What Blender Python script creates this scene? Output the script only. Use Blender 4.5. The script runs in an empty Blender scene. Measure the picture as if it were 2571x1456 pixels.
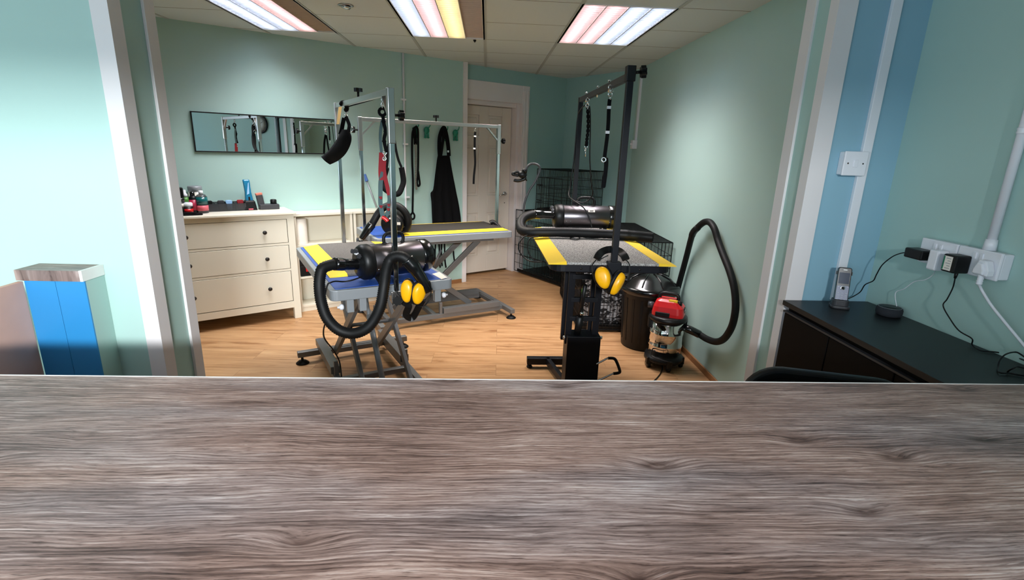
import bpy, math, random
from mathutils import Vector, Matrix
random.seed(7)
V = Vector
C = bpy.context.scene.collection
S = bpy.context.scene
R = math.radians

# ------------------------------------------------------------------ materials
def lin(c):
    return tuple(((v/255)/12.92 if v/255 <= .04045 else ((v/255+.055)/1.055)**2.4) for v in c)
def nod(nt, t, **kw):
    n = nt.nodes.new(t)
    for k, v in kw.items(): setattr(n, k, v)
    return n
def mat(name, rgb, rough=.5, metal=0., spec=.5, var=.06, scale=30., bump=0., coat=0., emit=None, alpha=None):
    m = bpy.data.materials.new(name); m.use_nodes = True
    nt = m.node_tree; b = nt.nodes['Principled BSDF']; c = lin(rgb)
    b.inputs['Roughness'].default_value = rough; b.inputs['Metallic'].default_value = metal
    b.inputs['Specular IOR Level'].default_value = spec; b.inputs['Coat Weight'].default_value = coat
    tc = nod(nt, 'ShaderNodeTexCoord'); no = nod(nt, 'ShaderNodeTexNoise')
    no.inputs['Scale'].default_value = scale; no.inputs['Detail'].default_value = 4
    nt.links.new(tc.outputs['Object'], no.inputs['Vector'])
    mx = nod(nt, 'ShaderNodeMix', data_type='RGBA')
    mx.inputs[6].default_value = (*[x*(1-var) for x in c], 1); mx.inputs[7].default_value = (*[min(1, x*(1+var)) for x in c], 1)
    nt.links.new(no.outputs['Fac'], mx.inputs[0]); nt.links.new(mx.outputs[2], b.inputs['Base Color'])
    if bump:
        bp = nod(nt, 'ShaderNodeBump'); bp.inputs['Strength'].default_value = bump; bp.inputs['Distance'].default_value = .002
        nt.links.new(no.outputs['Fac'], bp.inputs['Height']); nt.links.new(bp.outputs['Normal'], b.inputs['Normal'])
    if emit:
        b.inputs['Emission Color'].default_value = (*lin(rgb), 1); b.inputs['Emission Strength'].default_value = emit
    if alpha is not None: b.inputs['Alpha'].default_value = alpha
    return m

def ramp(nt, stops):
    r = nod(nt, 'ShaderNodeValToRGB'); cr = r.color_ramp
    while len(cr.elements) < len(stops): cr.elements.new(.5)
    for e, (p, c) in zip(cr.elements, stops):
        e.position = p; e.color = (*(c if isinstance(c[0], float) else lin(c)), 1)
    return r
def noise(nt, vec, sc, detail=4, rough=.5, dist=0, mapscale=None, loc=None):
    if mapscale or loc:
        mp = nod(nt, 'ShaderNodeMapping')
        if mapscale: mp.inputs['Scale'].default_value = mapscale
        if loc: mp.inputs['Location'].default_value = loc
        nt.links.new(vec, mp.inputs['Vector']); vec = mp.outputs['Vector']
    n = nod(nt, 'ShaderNodeTexNoise'); n.inputs['Scale'].default_value = sc; n.inputs['Detail'].default_value = detail
    n.inputs['Roughness'].default_value = rough; n.inputs['Distortion'].default_value = dist
    nt.links.new(vec, n.inputs['Vector']); return n.outputs['Fac']
def mixc(nt, fac, a, b, mode='MIX'):
    m = nod(nt, 'ShaderNodeMix', data_type='RGBA', blend_type=mode)
    for i, x in ((0, fac), (6, a), (7, b)):
        if isinstance(x, (int, float)): m.inputs[i].default_value = x
        elif isinstance(x, tuple): m.inputs[i].default_value = (*x, 1)
        else: nt.links.new(x, m.inputs[i])
    return m.outputs[2]
def maths(nt, op, a, b=None, c=None):
    m = nod(nt, 'ShaderNodeMath', operation=op)
    for i, x in enumerate((a, b, c)):
        if x is None: continue
        if isinstance(x, (int, float)): m.inputs[i].default_value = x
        else: nt.links.new(x, m.inputs[i])
    return m.outputs[0]

def sep_y(nt, v):
    q = nod(nt, 'ShaderNodeSeparateXYZ'); nt.links.new(v, q.inputs[0]); return q.outputs[1]
def rustic_wood(name, rough=.42):
    """grey brown rustic pine laminate: grain along X, knots, pale limed streaks"""
    m = bpy.data.materials.new(name); m.use_nodes = True; nt = m.node_tree; L = nt.links
    b = nt.nodes['Principled BSDF']; tc = nod(nt, 'ShaderNodeTexCoord'); ob = tc.outputs['Object']
    sep = nod(nt, 'ShaderNodeSeparateXYZ'); L.new(ob, sep.inputs[0])
    # knots: sparse voronoi cells bend the grain
    mp = nod(nt, 'ShaderNodeMapping'); mp.inputs['Scale'].default_value = (2.7, 6, 1); mp.inputs['Location'].default_value = (.37, .61, 0); L.new(ob, mp.inputs[0])
    vo = nod(nt, 'ShaderNodeTexVoronoi'); vo.voronoi_dimensions = '2D'; vo.inputs['Scale'].default_value = 1; vo.inputs['Randomness'].default_value = 1; L.new(mp.outputs[0], vo.inputs['Vector'])
    d = vo.outputs['Distance']
    near = maths(nt, 'SUBTRACT', 1, maths(nt, 'MULTIPLY', d, 4.2)); near = maths(nt, 'MAXIMUM', near, 0)
    near = maths(nt, 'POWER', near, 1.6); sc_ = nod(nt, 'ShaderNodeSeparateColor'); L.new(vo.outputs['Color'], sc_.inputs[0]); near = maths(nt, 'MULTIPLY', near, maths(nt, 'MINIMUM', maths(nt, 'MULTIPLY', sc_.outputs[0], 1.5), 1))
    wob = noise(nt, ob, 1, 3, .5, 0, (1.6, 5, 1)); wob2 = noise(nt, ob, 1, 3, .5, 0, (7, 22, 1), (3, 1, 0))
    y = maths(nt, 'ADD', sep.outputs[1], maths(nt, 'MULTIPLY', wob, .06))
    y = maths(nt, 'ADD', y, maths(nt, 'MULTIPLY', wob2, .007))
    y = maths(nt, 'ADD', y, maths(nt, 'MULTIPLY', near, .022))
    cb = nod(nt, 'ShaderNodeCombineXYZ'); L.new(sep.outputs[0], cb.inputs[0]); L.new(y, cb.inputs[1])
    g = cb.outputs[0]
    broad = noise(nt, g, 1, 4, .6, .3, (1.3, 15, 1)); mid = noise(nt, g, 1, 5, .68, .3, (4, 70, 1), (5, 2, 0))
    fine = noise(nt, g, 1, 4, .72, .2, (13, 330, 1), (1, 7, 0)); fib = noise(nt, g, 1, 5, .7, .3, (8, 165, 1), (6, 3, 0)); pore = noise(nt, g, 1, 3, .65, .3, (30, 520, 1), (9, 3, 0))
    tone = noise(nt, ob, 1, 4, .6, .4, (1.5, 4.5, 1), (4, 8, 0)); cool = noise(nt, ob, 1, 3, .5, 0, (1.3, 5, 1), (2, 13, 0)); patch = noise(nt, g, 1, 4, .6, .6, (4.5, 13, 1), (12, 5, 0))
    # growth rings: fine parallel lines that swell and fade
    ph = maths(nt, 'ADD', maths(nt, 'MULTIPLY', sep_y(nt, g), 900), maths(nt, 'MULTIPLY', broad, 26)); ph = maths(nt, 'ADD', ph, maths(nt, 'MULTIPLY', fib, 7))
    rg = maths(nt, 'MULTIPLY_ADD', maths(nt, 'SINE', ph), .5, .5)
    f = maths(nt, 'ADD', maths(nt, 'MULTIPLY', broad, .34), maths(nt, 'MULTIPLY', mid, .42))
    f = maths(nt, 'ADD', f, maths(nt, 'MULTIPLY', fine, .34)); f = maths(nt, 'ADD', f, maths(nt, 'MULTIPLY', fib, .42)); f = maths(nt, 'ADD', f, maths(nt, 'MULTIPLY', tone, .46))
    f = maths(nt, 'ADD', f, maths(nt, 'MULTIPLY', maths(nt, 'MULTIPLY', rg, patch), .20)); f = maths(nt, 'MULTIPLY', f, .78)
    r1 = ramp(nt, [(.60, (50, 37, 34)), (.71, (102, 80, 72)), (.81, (143, 117, 107)), (.91, (178, 154, 143)), (1.0, (212, 196, 188))]); L.new(f, r1.inputs[0])
    r2 = ramp(nt, [(.60, (46, 41, 43)), (.71, (94, 86, 87)), (.82, (140, 131, 132)), (1.0, (206, 200, 200))]); L.new(f, r2.inputs[0])
    cr = ramp(nt, [(.48, (0., 0., 0.)), (.70, (.75, .75, .75))]); L.new(cool, cr.inputs[0])
    col = mixc(nt, cr.outputs[0], r1.outputs[0], r2.outputs[0])
    pr = ramp(nt, [(.34, (.30, .26, .25)), (.46, (1., 1., 1.))]); L.new(pore, pr.inputs[0])
    col = mixc(nt, .8, col, pr.outputs[0], 'MULTIPLY')
    lt = ramp(nt, [(.60, (0., 0., 0.)), (.72, (1., 1., 1.))]); L.new(fib, lt.inputs[0])
    col = mixc(nt, maths(nt, 'MULTIPLY', lt.outputs[0], .38), col, lin((218, 206, 202)))
    kr = ramp(nt, [(.35, (1., 1., 1.)), (.75, (.42, .36, .34)), (.92, (.75, .7, .68))]); L.new(near, kr.inputs[0])
    col = mixc(nt, 1., col, kr.outputs[0], 'MULTIPLY')
    L.new(col, b.inputs['Base Color']); b.inputs['Roughness'].default_value = rough; b.inputs['Specular IOR Level'].default_value = .35
    bp = nod(nt, 'ShaderNodeBump'); bp.inputs['Strength'].default_value = .35; bp.inputs['Distance'].default_value = .0015
    L.new(maths(nt, 'ADD', fine, maths(nt, 'MULTIPLY', mid, .6)), bp.inputs['Height']); L.new(bp.outputs[0], b.inputs['Normal'])
    return m

def oak_floor(name):
    m = bpy.data.materials.new(name); m.use_nodes = True; nt = m.node_tree; L = nt.links
    b = nt.nodes['Principled BSDF']; tc = nod(nt, 'ShaderNodeTexCoord'); mp0 = nod(nt, 'ShaderNodeMapping')
    mp0.inputs['Rotation'].default_value = (0, 0, R(1.5)); L.new(tc.outputs['Object'], mp0.inputs[0]); ob = mp0.outputs[0]
    br = nod(nt, 'ShaderNodeTexBrick'); br.offset = .37; br.inputs['Scale'].default_value = 1
    br.inputs['Brick Width'].default_value = 1.29; br.inputs['Row Height'].default_value = .193
    br.inputs['Mortar Size'].default_value = .0012; br.inputs['Mortar Smooth'].default_value = .1
    br.inputs['Color1'].default_value = (0, 0, 0, 1); br.inputs['Color2'].default_value = (1, 1, 1, 1); br.inputs['Mortar'].default_value = (.5, .5, .5, 1)
    L.new(ob, br.inputs['Vector'])
    # each plank gets its own slice of the grain
    off = nod(nt, 'ShaderNodeVectorMath', operation='MULTIPLY_ADD'); L.new(br.outputs['Color'], off.inputs[0]); off.inputs[1].default_value = (7, 3, 5); L.new(ob, off.inputs[2])
    v = off.outputs[0]
    grain = noise(nt, v, 1, 5, .62, .6, (1.6, 26, 1)); fine = noise(nt, v, 1, 3, .6, .2, (5, 130, 1)); blot = noise(nt, v, 1, 3, .5, .4, (3.5, 12, 1), (2, 4, 0))
    f = maths(nt, 'ADD', maths(nt, 'MULTIPLY', grain, .62), maths(nt, 'MULTIPLY', fine, .24)); f = maths(nt, 'ADD', f, maths(nt, 'MULTIPLY', br.outputs['Color'], .05))
    r1 = ramp(nt, [(.30, (132, 92, 60)), (.41, (174, 131, 90)), (.53, (192, 150, 108)), (.66, (206, 168, 125))]); L.new(f, r1.inputs[0])
    kr = ramp(nt, [(.60, (1., 1., 1.)), (.72, (.66, .56, .48))]); L.new(blot, kr.inputs[0])
    col = mixc(nt, 1., r1.outputs[0], kr.outputs[0], 'MULTIPLY')
    col = mixc(nt, maths(nt, 'MULTIPLY', br.outputs['Fac'], .55), col, lin((92, 60, 36)))
    L.new(col, b.inputs['Base Color']); b.inputs['Roughness'].default_value = .42; b.inputs['Specular IOR Level'].default_value = .35
    return m

def speckle(name, a, bcol, sc=900, rough=.9):
    m = bpy.data.materials.new(name); m.use_nodes = True; nt = m.node_tree; L = nt.links
    b = nt.nodes['Principled BSDF']; tc = nod(nt, 'ShaderNodeTexCoord')
    f = noise(nt, tc.outputs['Object'], sc, 3, .6); r = ramp(nt, [(.36, a), (.64, bcol)]); L.new(f, r.inputs[0]); L.new(r.outputs[0], b.inputs['Base Color'])
    b.inputs['Roughness'].default_value = rough; b.inputs['Specular IOR Level'].default_value = .2
    bp = nod(nt, 'ShaderNodeBump'); bp.inputs['Strength'].default_value = .5; bp.inputs['Distance'].default_value = .002; L.new(f, bp.inputs['Height']); L.new(bp.outputs[0], b.inputs['Normal'])
    return m

MINT = (173, 203, 196)
M = dict(
    mint=mat('mint_paint', MINT, .55, spec=.3, var=.015, scale=3), mint_dark=mat('mint_paint_darker', (152, 188, 184), .5, spec=.3, var=.015, scale=3),  # second one: darker mint on the recessed and corner walls
    mint_skylit=mat('mint_paint_sky_tinted', (142, 182, 200), .5, spec=.3, var=.015, scale=3),  # right partition: blue sky light put into the wall colour
    white=mat('white_gloss_paint', (228, 222, 222), .35, spec=.4, var=.02, scale=6), tile=mat('ceiling_tile', (208, 215, 216), .9, spec=.1, var=.03, scale=60, bump=.1),
    tbar=mat('ceiling_bar', (176, 180, 178), .6, var=.02), groove=mat('tile_shadow_gap', (118, 110, 96), .8),
    door=mat('door_paint', (222, 212, 200), .4, spec=.4, var=.02, scale=8), floor=oak_floor('oak_laminate'), counter=rustic_wood('rustic_laminate'),
    whedge=mat('white_edging', (238, 234, 230), .35), cream=mat('cream_lacquer', (226, 220, 204), .32, spec=.45, var=.02, scale=7),
    knob=mat('dark_bronze', (46, 42, 40), .35, .4), black=mat('black_plastic', (14, 14, 15), .42, spec=.32), blackg=mat('black_gloss', (14, 14, 15), .2, spec=.5, coat=.2),
    blackm=mat('black_powder_coat', (15, 16, 23), .45, 0, .3), rubber=mat('black_rubber', (11, 11, 12), .55, spec=.3), cloth=mat('black_cloth', (17, 17, 19), .92, spec=.1, bump=.4, scale=400),
    carcass=mat('black_brown_board', (14, 12, 12), .55, spec=.1), cabtop=mat('black_ash_top', (22, 25, 27), .42, spec=.4, var=.25, scale=90),
    steel=mat('chromed_steel', (205, 208, 210), .16, 1., var=.02), brushed=mat('brushed_steel', (196, 192, 190), .3, 1., var=.04), frame=mat('silver_grey_paint', (146, 150, 154), .38, .25, var=.03),
    framed=mat('mid_grey_paint', (112, 112, 112), .4, .25, var=.03), blue=mat('blue_rubber', (34, 76, 160), .5, var=.08, scale=60), matg=speckle('grey_foam_mat', (84, 80, 78), (112, 108, 104), 260),
    matb=speckle('black_foam_mat', (48, 45, 42), (64, 60, 56), 260), matf=speckle('grey_bubble_mat', (96, 92, 90), (196, 192, 188), 170), yellow=mat('yellow_foam', (250, 208, 42), .7, var=.05, scale=80),
    muff=mat('yellow_muff_plastic', (252, 182, 14), .32, spec=.5, var=.02), dry=mat('dryer_shell', (112, 108, 112), .3, 1., var=.05, scale=5), dark=mat('dark_grey_plastic', (52, 52, 56), .45),
    chrome=mat('mirror_steel', (222, 218, 214), .05, 1., var=.01), red=mat('red_plastic', (206, 30, 34), .3, spec=.5), mirror=mat('mirror_glass', (236, 240, 240), .0, 1., var=0),
    socket=mat('white_plastic', (232, 232, 238), .3, spec=.5, var=.01), paper=mat('white_paper', (236, 228, 218), .8), panel=mat('blue_panel', (44, 136, 198), .4, var=.03, scale=8),
    board=mat('bare_hardboard', (222, 178, 158), .7, var=.05, scale=20), green=mat('teal_green_plastic', (18, 120, 92), .4), grey=mat('grey_webbing', (70, 92, 94), .8, bump=.2, scale=300),
    redweb=mat('red_webbing', (142, 26, 36), .8, bump=.2, scale=300), teal=mat('teal_liquid', (16, 92, 94), .2), crimson=mat('crimson_label', (176, 40, 72), .4), phone_key=mat('phone_key', (150, 153, 166), .4), pink=mat('pink_label', (214, 96, 108), .5), lime=mat('green_bottle', (86, 150, 66), .4),
    cyan=mat('blue_clipper_shell', (26, 112, 150), .22), skyb=mat('pale_blue_plastic', (150, 190, 226), .5), orange=mat('orange_red_plastic', (196, 112, 92), .5), smoke=mat('smoked_plastic', (58, 60, 64), .25, alpha=.72),
    phone=mat('phone_silver', (86, 90, 106), .35, .3), screen=mat('phone_screen', (58, 66, 84), .12), puck=mat('charcoal_fabric', (34, 37, 44), .9, bump=.5, scale=500), wicker=mat('skirting_oak', (150, 104, 66), .5, var=.12, scale=20),
    blanket=None, navy=mat('blue_wand', (70, 104, 168), .4), cardy=mat('yellow_sticker', (244, 196, 40), .5), greenl=mat('green_lamp', (60, 190, 110), .3), copper=mat('copper_sleeve', (206, 140, 82), .35, .6),
    chain=mat('chain_metal', (176, 172, 160), .28, 1.), clockf=mat('clock_face', (232, 232, 230), .4))

def patterned():
    m = bpy.data.materials.new('patterned_blanket'); m.use_nodes = True; nt = m.node_tree; b = nt.nodes['Principled BSDF']; tc = nod(nt, 'ShaderNodeTexCoord')
    f = noise(nt, tc.outputs['Object'], 1, 2, .4, .8, (22, 22, 38)); r = ramp(nt, [(.47, (30, 30, 33)), (.56, (168, 168, 172))]); nt.links.new(f, r.inputs[0]); nt.links.new(r.outputs[0], b.inputs['Base Color']); b.inputs['Roughness'].default_value = .95
    return m
M['blanket'] = patterned()

# ------------------------------------------------------------------ mesh helper
def spl(pts, k=6, closed=False):
    """Catmull-Rom through the points"""
    P = [V(q) for q in pts]; n = len(P); out = []
    if n < 3: return P
    rng = range(n if closed else n-1)
    for i in rng:
        if closed: a, b, c, d = P[(i-1) % n], P[i], P[(i+1) % n], P[(i+2) % n]
        else: a, b, c, d = P[max(i-1, 0)], P[i], P[i+1], P[min(i+2, n-1)]
        for j in range(k):
            t = j/k
            out.append(.5*((2*b)+(c-a)*t+(2*a-5*b+4*c-d)*t*t+(3*b-a-3*c+d)*t**3))
    if not closed: out.append(P[-1])
    return out
class G:
    def __init__(s, T=None): s.v = []; s.f = []; s.sm = []; s.T = T or Matrix()
    def add(s, vs, fs, smooth=False, T=None):
        T = s.T @ T if T is not None else s.T
        o = len(s.v); s.v += [T @ V(q) for q in vs]; s.f += [tuple(i+o for i in f) for f in fs]; s.sm += [smooth]*len(fs); return s
    def box(s, c, d, T=None):
        x, y, z = d[0]/2, d[1]/2, d[2]/2; c = V(c)
        vs = [c+V((a*x, b*y, e*z)) for e in (-1, 1) for a, b in ((-1, -1), (1, -1), (1, 1), (-1, 1))]
        return s.add(vs, [(3, 2, 1, 0), (4, 5, 6, 7), (0, 1, 5, 4), (1, 2, 6, 5), (2, 3, 7, 6), (3, 0, 4, 7)], T=T)
    def bb(s, lo, hi): return s.box([(a+b)/2 for a, b in zip(lo, hi)], [abs(b-a) for a, b in zip(lo, hi)])
    def bar(s, p, q, w, h, up=(0, 0, 1)):
        p, q = V(p), V(q); d = (q-p); L = d.length; d = d/L; up = V(up)
        if abs(d.dot(up)) > .98: up = V((0, 1, 0)) if abs(d.y) < .9 else V((1, 0, 0))
        x = d.cross(up).normalized(); y = x.cross(d)
        T = Matrix(((x.x, y.x, d.x, p.x), (x.y, y.y, d.y, p.y), (x.z, y.z, d.z, p.z), (0, 0, 0, 1)))
        return s.box((0, 0, L/2), (w, h, L), T)
    def tube(s, path, r, n=10, closed=False, caps=True, corr=None, prof=None, up=None, smooth=True, taper=None):
        P = [V(q) for q in path]
        if corr:   # resample evenly so that ridges come out regular
            pitch = corr[0]/2; Q = [P[0]]; acc = 0; last = P[0]
            for q in P[1:]:
                seg = q-last; l = seg.length
                while acc+l >= pitch:
                    last = last+seg.normalized()*(pitch-acc); Q.append(last.copy()); seg = q-last; l = seg.length; acc = 0
                acc += l; last = q
            P = Q
        m = len(P); tang = []
        for i in range(m):
            a = P[(i-1) % m] if closed or i else P[0]; b = P[(i+1) % m] if closed or i < m-1 else P[-1]
            t = (b-a); tang.append(t.normalized() if t.length > 1e-9 else V((0, 0, 1)))
        u = V(up) if up else (V((0, 0, 1)) if abs(tang[0].z) < .9 else V((1, 0, 0)))
        nrm = (u-tang[0]*u.dot(tang[0])).normalized(); vs = []; fs = []
        if prof is None: prof = [(math.cos(2*math.pi*k/n), math.sin(2*math.pi*k/n)) for k in range(n)]; sc = r
        else: n = len(prof); sc = 1
        for i in range(m):
            if up: nn = V(up); nrm = (nn-tang[i]*nn.dot(tang[i])); nrm = nrm.normalized() if nrm.length > 1e-6 else V((1, 0, 0))
            else: nrm = (nrm-tang[i]*nrm.dot(tang[i])).normalized()
            bi = tang[i].cross(nrm); k2 = sc*(1 if not corr or i % 2 else 1-corr[1])
            if taper: k2 *= taper(i/(m-1))
            vs += [P[i]+nrm*(a*k2)+bi*(b*k2) for a, b in prof]
        for i in range(m if closed else m-1):
            j = (i+1) % m
            fs += [(i*n+k, i*n+(k+1) % n, j*n+(k+1) % n, j*n+k) for k in range(n)]
        if caps and not closed: fs += [tuple(reversed(range(n))), tuple((m-1)*n+k for k in range(n))]
        return s.add(vs, fs, smooth)
    def strap(s, path, w, t, up): return s.tube(path, 1, prof=[(-t/2, -w/2), (t/2, -w/2), (t/2, w/2), (-t/2, w/2)], up=up, smooth=False)
    def cyl(s, p, q, r, r2=None, n=20): 
        r2 = r if r2 is None else r2
        return s.tube([p, q], 1, n, taper=lambda t: r+(r2-r)*t) if abs(r-r2) > 1e-9 else s.tube([p, q], r, n)
    def lathe(s, prof, c=(0, 0, 0), ax=(0, 0, 1), n=28, sx=1.):
        ax = V(ax).normalized(); q = ax.to_track_quat('Z', 'Y').to_matrix().to_4x4(); T = Matrix.Translation(c) @ q; m = len(prof)
        vs = [(r*math.cos(2*math.pi*k/n)*sx, r*math.sin(2*math.pi*k/n), z) for r, z in prof for k in range(n)]
        fs = [(i*n+k, i*n+(k+1) % n, (i+1)*n+(k+1) % n, (i+1)*n+k) for i in range(m-1) for k in range(n)]
        if prof[0][0] > 1e-6: fs.append(tuple(reversed(range(n))))
        if prof[-1][0] > 1e-6: fs.append(tuple((m-1)*n+k for k in range(n)))
        return s.add(vs, fs, True, T)
    def ball(s, c, r, sc=(1, 1, 1), n=14, T=None):
        m = n//2; pr = [(math.sin(math.pi*i/m), -math.cos(math.pi*i/m)) for i in range(m+1)]; c = V(c)
        vs = [c+V((a*r*sc[0]*math.cos(2*math.pi*k/n), a*r*sc[1]*math.sin(2*math.pi*k/n), b*r*sc[2])) for a, b in pr for k in range(n)]
        return s.add(vs, [(i*n+k, i*n+(k+1) % n, (i+1)*n+(k+1) % n, (i+1)*n+k) for i in range(m) for k in range(n)], True, T)
    def prism(s, poly, h, T=None, smooth=False):
        n = len(poly); vs = [(x, y, 0) for x, y in poly]+[(x, y, h) for x, y in poly]
        return s.add(vs, [tuple(reversed(range(n))), tuple(range(n, 2*n))]+[(i, (i+1) % n, n+(i+1) % n, n+i) for i in range(n)], smooth, T)
def frame(o, x, y, z):
    x, y, z = V(x), V(y), V(z)
    return Matrix(((x.x, y.x, z.x, o[0]), (x.y, y.y, z.y, o[1]), (x.z, y.z, z.z, o[2]), (0, 0, 0, 1)))
def rrect(w, h, r, k=5):
    out = []
    for cx, cy, a in ((w/2-r, h/2-r, 0), (-w/2+r, h/2-r, 90), (-w/2+r, -h/2+r, 180), (w/2-r, -h/2+r, 270)):
        out += [(cx+r*math.cos(R(a+90*i/k)), cy+r*math.sin(R(a+90*i/k))) for i in range(k+1)]
    return out
def ring(p, ax, r, k=24, a0=0, a1=360):
    ax = V(ax).normalized(); u = ax.orthogonal().normalized(); w = ax.cross(u); p = V(p)
    return [p+u*(r*math.cos(R(a0+(a1-a0)*i/k)))+w*(r*math.sin(R(a0+(a1-a0)*i/k))) for i in range(k if a1-a0 == 360 else k+1)]

MW = {}
def obj(name, g, m, parent=None, bevel=0, loc=None, segs=2):
    inv = MW[parent.name].inverted() if parent else Matrix.Translation(-V(loc)) if loc else Matrix()
    me = bpy.data.meshes.new(name); me.from_pydata([inv @ q for q in g.v], [], g.f); me.update()
    me.polygons.foreach_set('use_smooth', g.sm)
    me.materials.append(M[m] if isinstance(m, str) else m)
    o = bpy.data.objects.new(name, me); C.objects.link(o)
    if loc and not parent: o.location = loc
    if parent: o.parent = parent; MW[o.name] = MW[parent.name]
    else: MW[o.name] = Matrix.Translation(V(loc)) if loc else Matrix()
    if bevel:
        b = o.modifiers.new('edge', 'BEVEL'); b.width = bevel; b.segments = segs; b.limit_method = 'ANGLE'; b.angle_limit = R(40)
    return o
def tag(o, label, cat, group=None):
    o['label'] = label; o['category'] = cat
    if group: o['group'] = group
    return o
def thing(name, label, cat, loc=(0, 0, 0), rotz=0, group=None):
    o = bpy.data.objects.new(name, None); C.objects.link(o); o.empty_display_size = .05
    o.location = loc; o.rotation_euler = (0, 0, rotz); MW[o.name] = Matrix.Translation(V(loc)) @ Matrix.Rotation(rotz, 4, 'Z')
    return tag(o, label, cat, group)
def struct(name, g, m, parent=None, bevel=0):
    o = obj(name, g, m, parent, bevel)
    if not parent: o['kind'] = 'structure'
    return o

# wall coordinates of the slanted back wall: s along it, n out of it into the room
D0 = V((-2.55, 4.364, 0)); WE = V((.8291, .5591, 0)); WN = V((.5591, -.8291, 0)); Z = V((0, 0, 1))
def WP(s, n, z): return D0+WE*s+WN*n+Z*z
WT = frame(D0, WE, WN, Z)        # local x = s, y = n, z = up

HEADZ = 2.13          # top of the shop window
WINX = .45            # right edge of the shop window
TUBE = 18
TROFFER, SPREAD = 21.5, 112
DAY = ((.2, -3.0, 2.36), (-1.2, 2.0, 1.0), 1.3, .17, 420)
WINE = 50
SKY = .6
EXPO = 0.
CLY, CLZ = 1.19, 1.80

WT = frame(D0, WE, -WN, Z)       # local x = s, y = into the wall, z = up

# ================================================================== THE SETTING
CZ = 2.40; PY = 2.0; RX = 1.61
g = G(); g.bb((-3.2, -1.45, -.1), (2.0, 8.2, 0)); struct('floor', g, 'floor')
LIGHTS = [(-1.84, -1.24), (-.64, -.04), (.56, 1.16)]; LY = (3.43, 4.63)
gx = [-.04+.6*i for i in range(-6, 5)]; gy = [4.631-.6*j for j in range(-6, 5)]
tiles, bars, gaps = G(), G(), G()
for i in range(len(gx)-1):
    for j in range(len(gy)-1):
        x0, x1, y1, y0 = gx[i], gx[i+1], gy[j], gy[j+1]
        if any(abs(x0-a) < .1 and y0 > LY[0]-.1 and y1 < LY[1]+.1 for a, b in LIGHTS): continue
        tiles.bb((x0+.004, y0+.003, CZ), (x1-.004, y1-.003, CZ+.02))
for x in gx: bars.bb((x-.012, 2.2, CZ-.004), (x+.012, 8.2, CZ+.03))
for y in gy:
    for i in range(len(gx)-1):
        if any(abs(gx[i]-a) < .1 for a, b in LIGHTS) and LY[0]-.1 < y < LY[1]+.1: continue
        gaps.bb((gx[i], y-.003, CZ-.0005), (gx[i+1], y+.003, CZ+.03))
ce = struct('ceiling', tiles, 'tile'); obj('grid_bar', bars, 'tbar', ce); obj('joint_line', gaps, 'groove', ce)
g = G(); g.bb((-3.2, -1.45, CZ+.04), (2.0, 8.2, CZ+.14)); struct('ceiling_void', g, 'tile')
g = G(); g.bb((-3.2, -1.45, CZ), (2.0, 2.2, CZ+.04)); struct('ceiling_front', g, 'white')
# slanted back wall, door wall set back from it, corner wall, side walls
def wbox(g, s0, s1, n0, n1, z0, z1): return g.box(((s0+s1)/2, -(n0+n1)/2, (z0+z1)/2), (s1-s0, abs(n1-n0), z1-z0))
g = G(WT); wbox(g, -1.3, 2.712, -.15, .05, 0, CZ); struct('wall_back', g, 'mint')
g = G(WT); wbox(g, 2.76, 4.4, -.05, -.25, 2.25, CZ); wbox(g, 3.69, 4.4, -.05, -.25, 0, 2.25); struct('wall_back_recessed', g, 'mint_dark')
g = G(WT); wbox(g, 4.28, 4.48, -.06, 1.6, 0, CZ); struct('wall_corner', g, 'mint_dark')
g = G(); g.bb((RX, -1.45, 0), (RX+.15, 6.2, CZ)); struct('wall_right', g, 'mint')
g = G(); g.bb((-3.2, -1.45, 0), (-3.05, 4.6, CZ)); struct('wall_left', g, 'mint')
g = G(); g.bb((-3.05, PY, 0), (-1.31, 2.245, CZ)); struct('wall_partition_left', g, 'mint')
g = G(); g.bb((1.267, PY, 0), (RX, 2.185, CZ)); pr_ = struct('wall_partition_right', g, 'mint_skylit'); g = G(); g.bb((1.263, PY+.002, 0), (1.267, 2.19, CZ)); g.bb((1.263, 2.185, 0), (RX, 2.19, CZ)); obj('jamb_lining', g, 'mint', pr_)
g = G(); g.bb((-1.31, PY, 2.22), (1.265, 2.19, CZ)); struct('wall_partition_header', g, 'mint')
# shop front behind the camera: a wall with a wide window
g = G(); g.bb((-3.2, -1.45, 0), (2.0, -1.3, .75)); g.bb((-3.2, -1.45, HEADZ), (2.0, -1.3, CZ)); g.bb((-3.2, -1.45, .75), (-2.9, -1.3, HEADZ)); g.bb((WINX, -1.45, .75), (2.0, -1.3, HEADZ)); struct('wall_front', g, 'white')
# trims round the opening
g = G(); g.prism([(-1.358, PY-.012), (-1.298, PY-.012), (-1.298, 2.055), (-1.31, 2.055), (-1.31, PY), (-1.358, PY)], CZ); struct('trim_1', g, 'white')
g = G(); g.bb((-1.31, 2.19, 0), (-1.298, 2.255, CZ)); struct('trim_2', g, 'white', bevel=.002)
g = G(); g.prism([(1.253, PY-.012), (1.325, PY-.012), (1.325, PY), (1.265, PY), (1.265, 2.04), (1.253, 2.04)], CZ); struct('trim_3', g, 'white')
g = G(); g.bb((1.253, 2.132, 0), (1.265, 2.20, CZ)); struct('trim_4', g, 'white', bevel=.002)
g = G(WT); wbox(g, 2.708, 2.762, -.16, .062, 0, CZ); struct('trim_5', g, 'white', bevel=.002)
g = G(); g.bb((RX-.014, 2.2, 0), (RX, 5.8, .045)); struct('baseboard_right', g, 'wicker', bevel=.003)
g = G(WT); wbox(g, 1.8, 2.70, .05, .062, 0, .045); struct('baseboard_back', g, 'wicker', bevel=.003)
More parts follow.
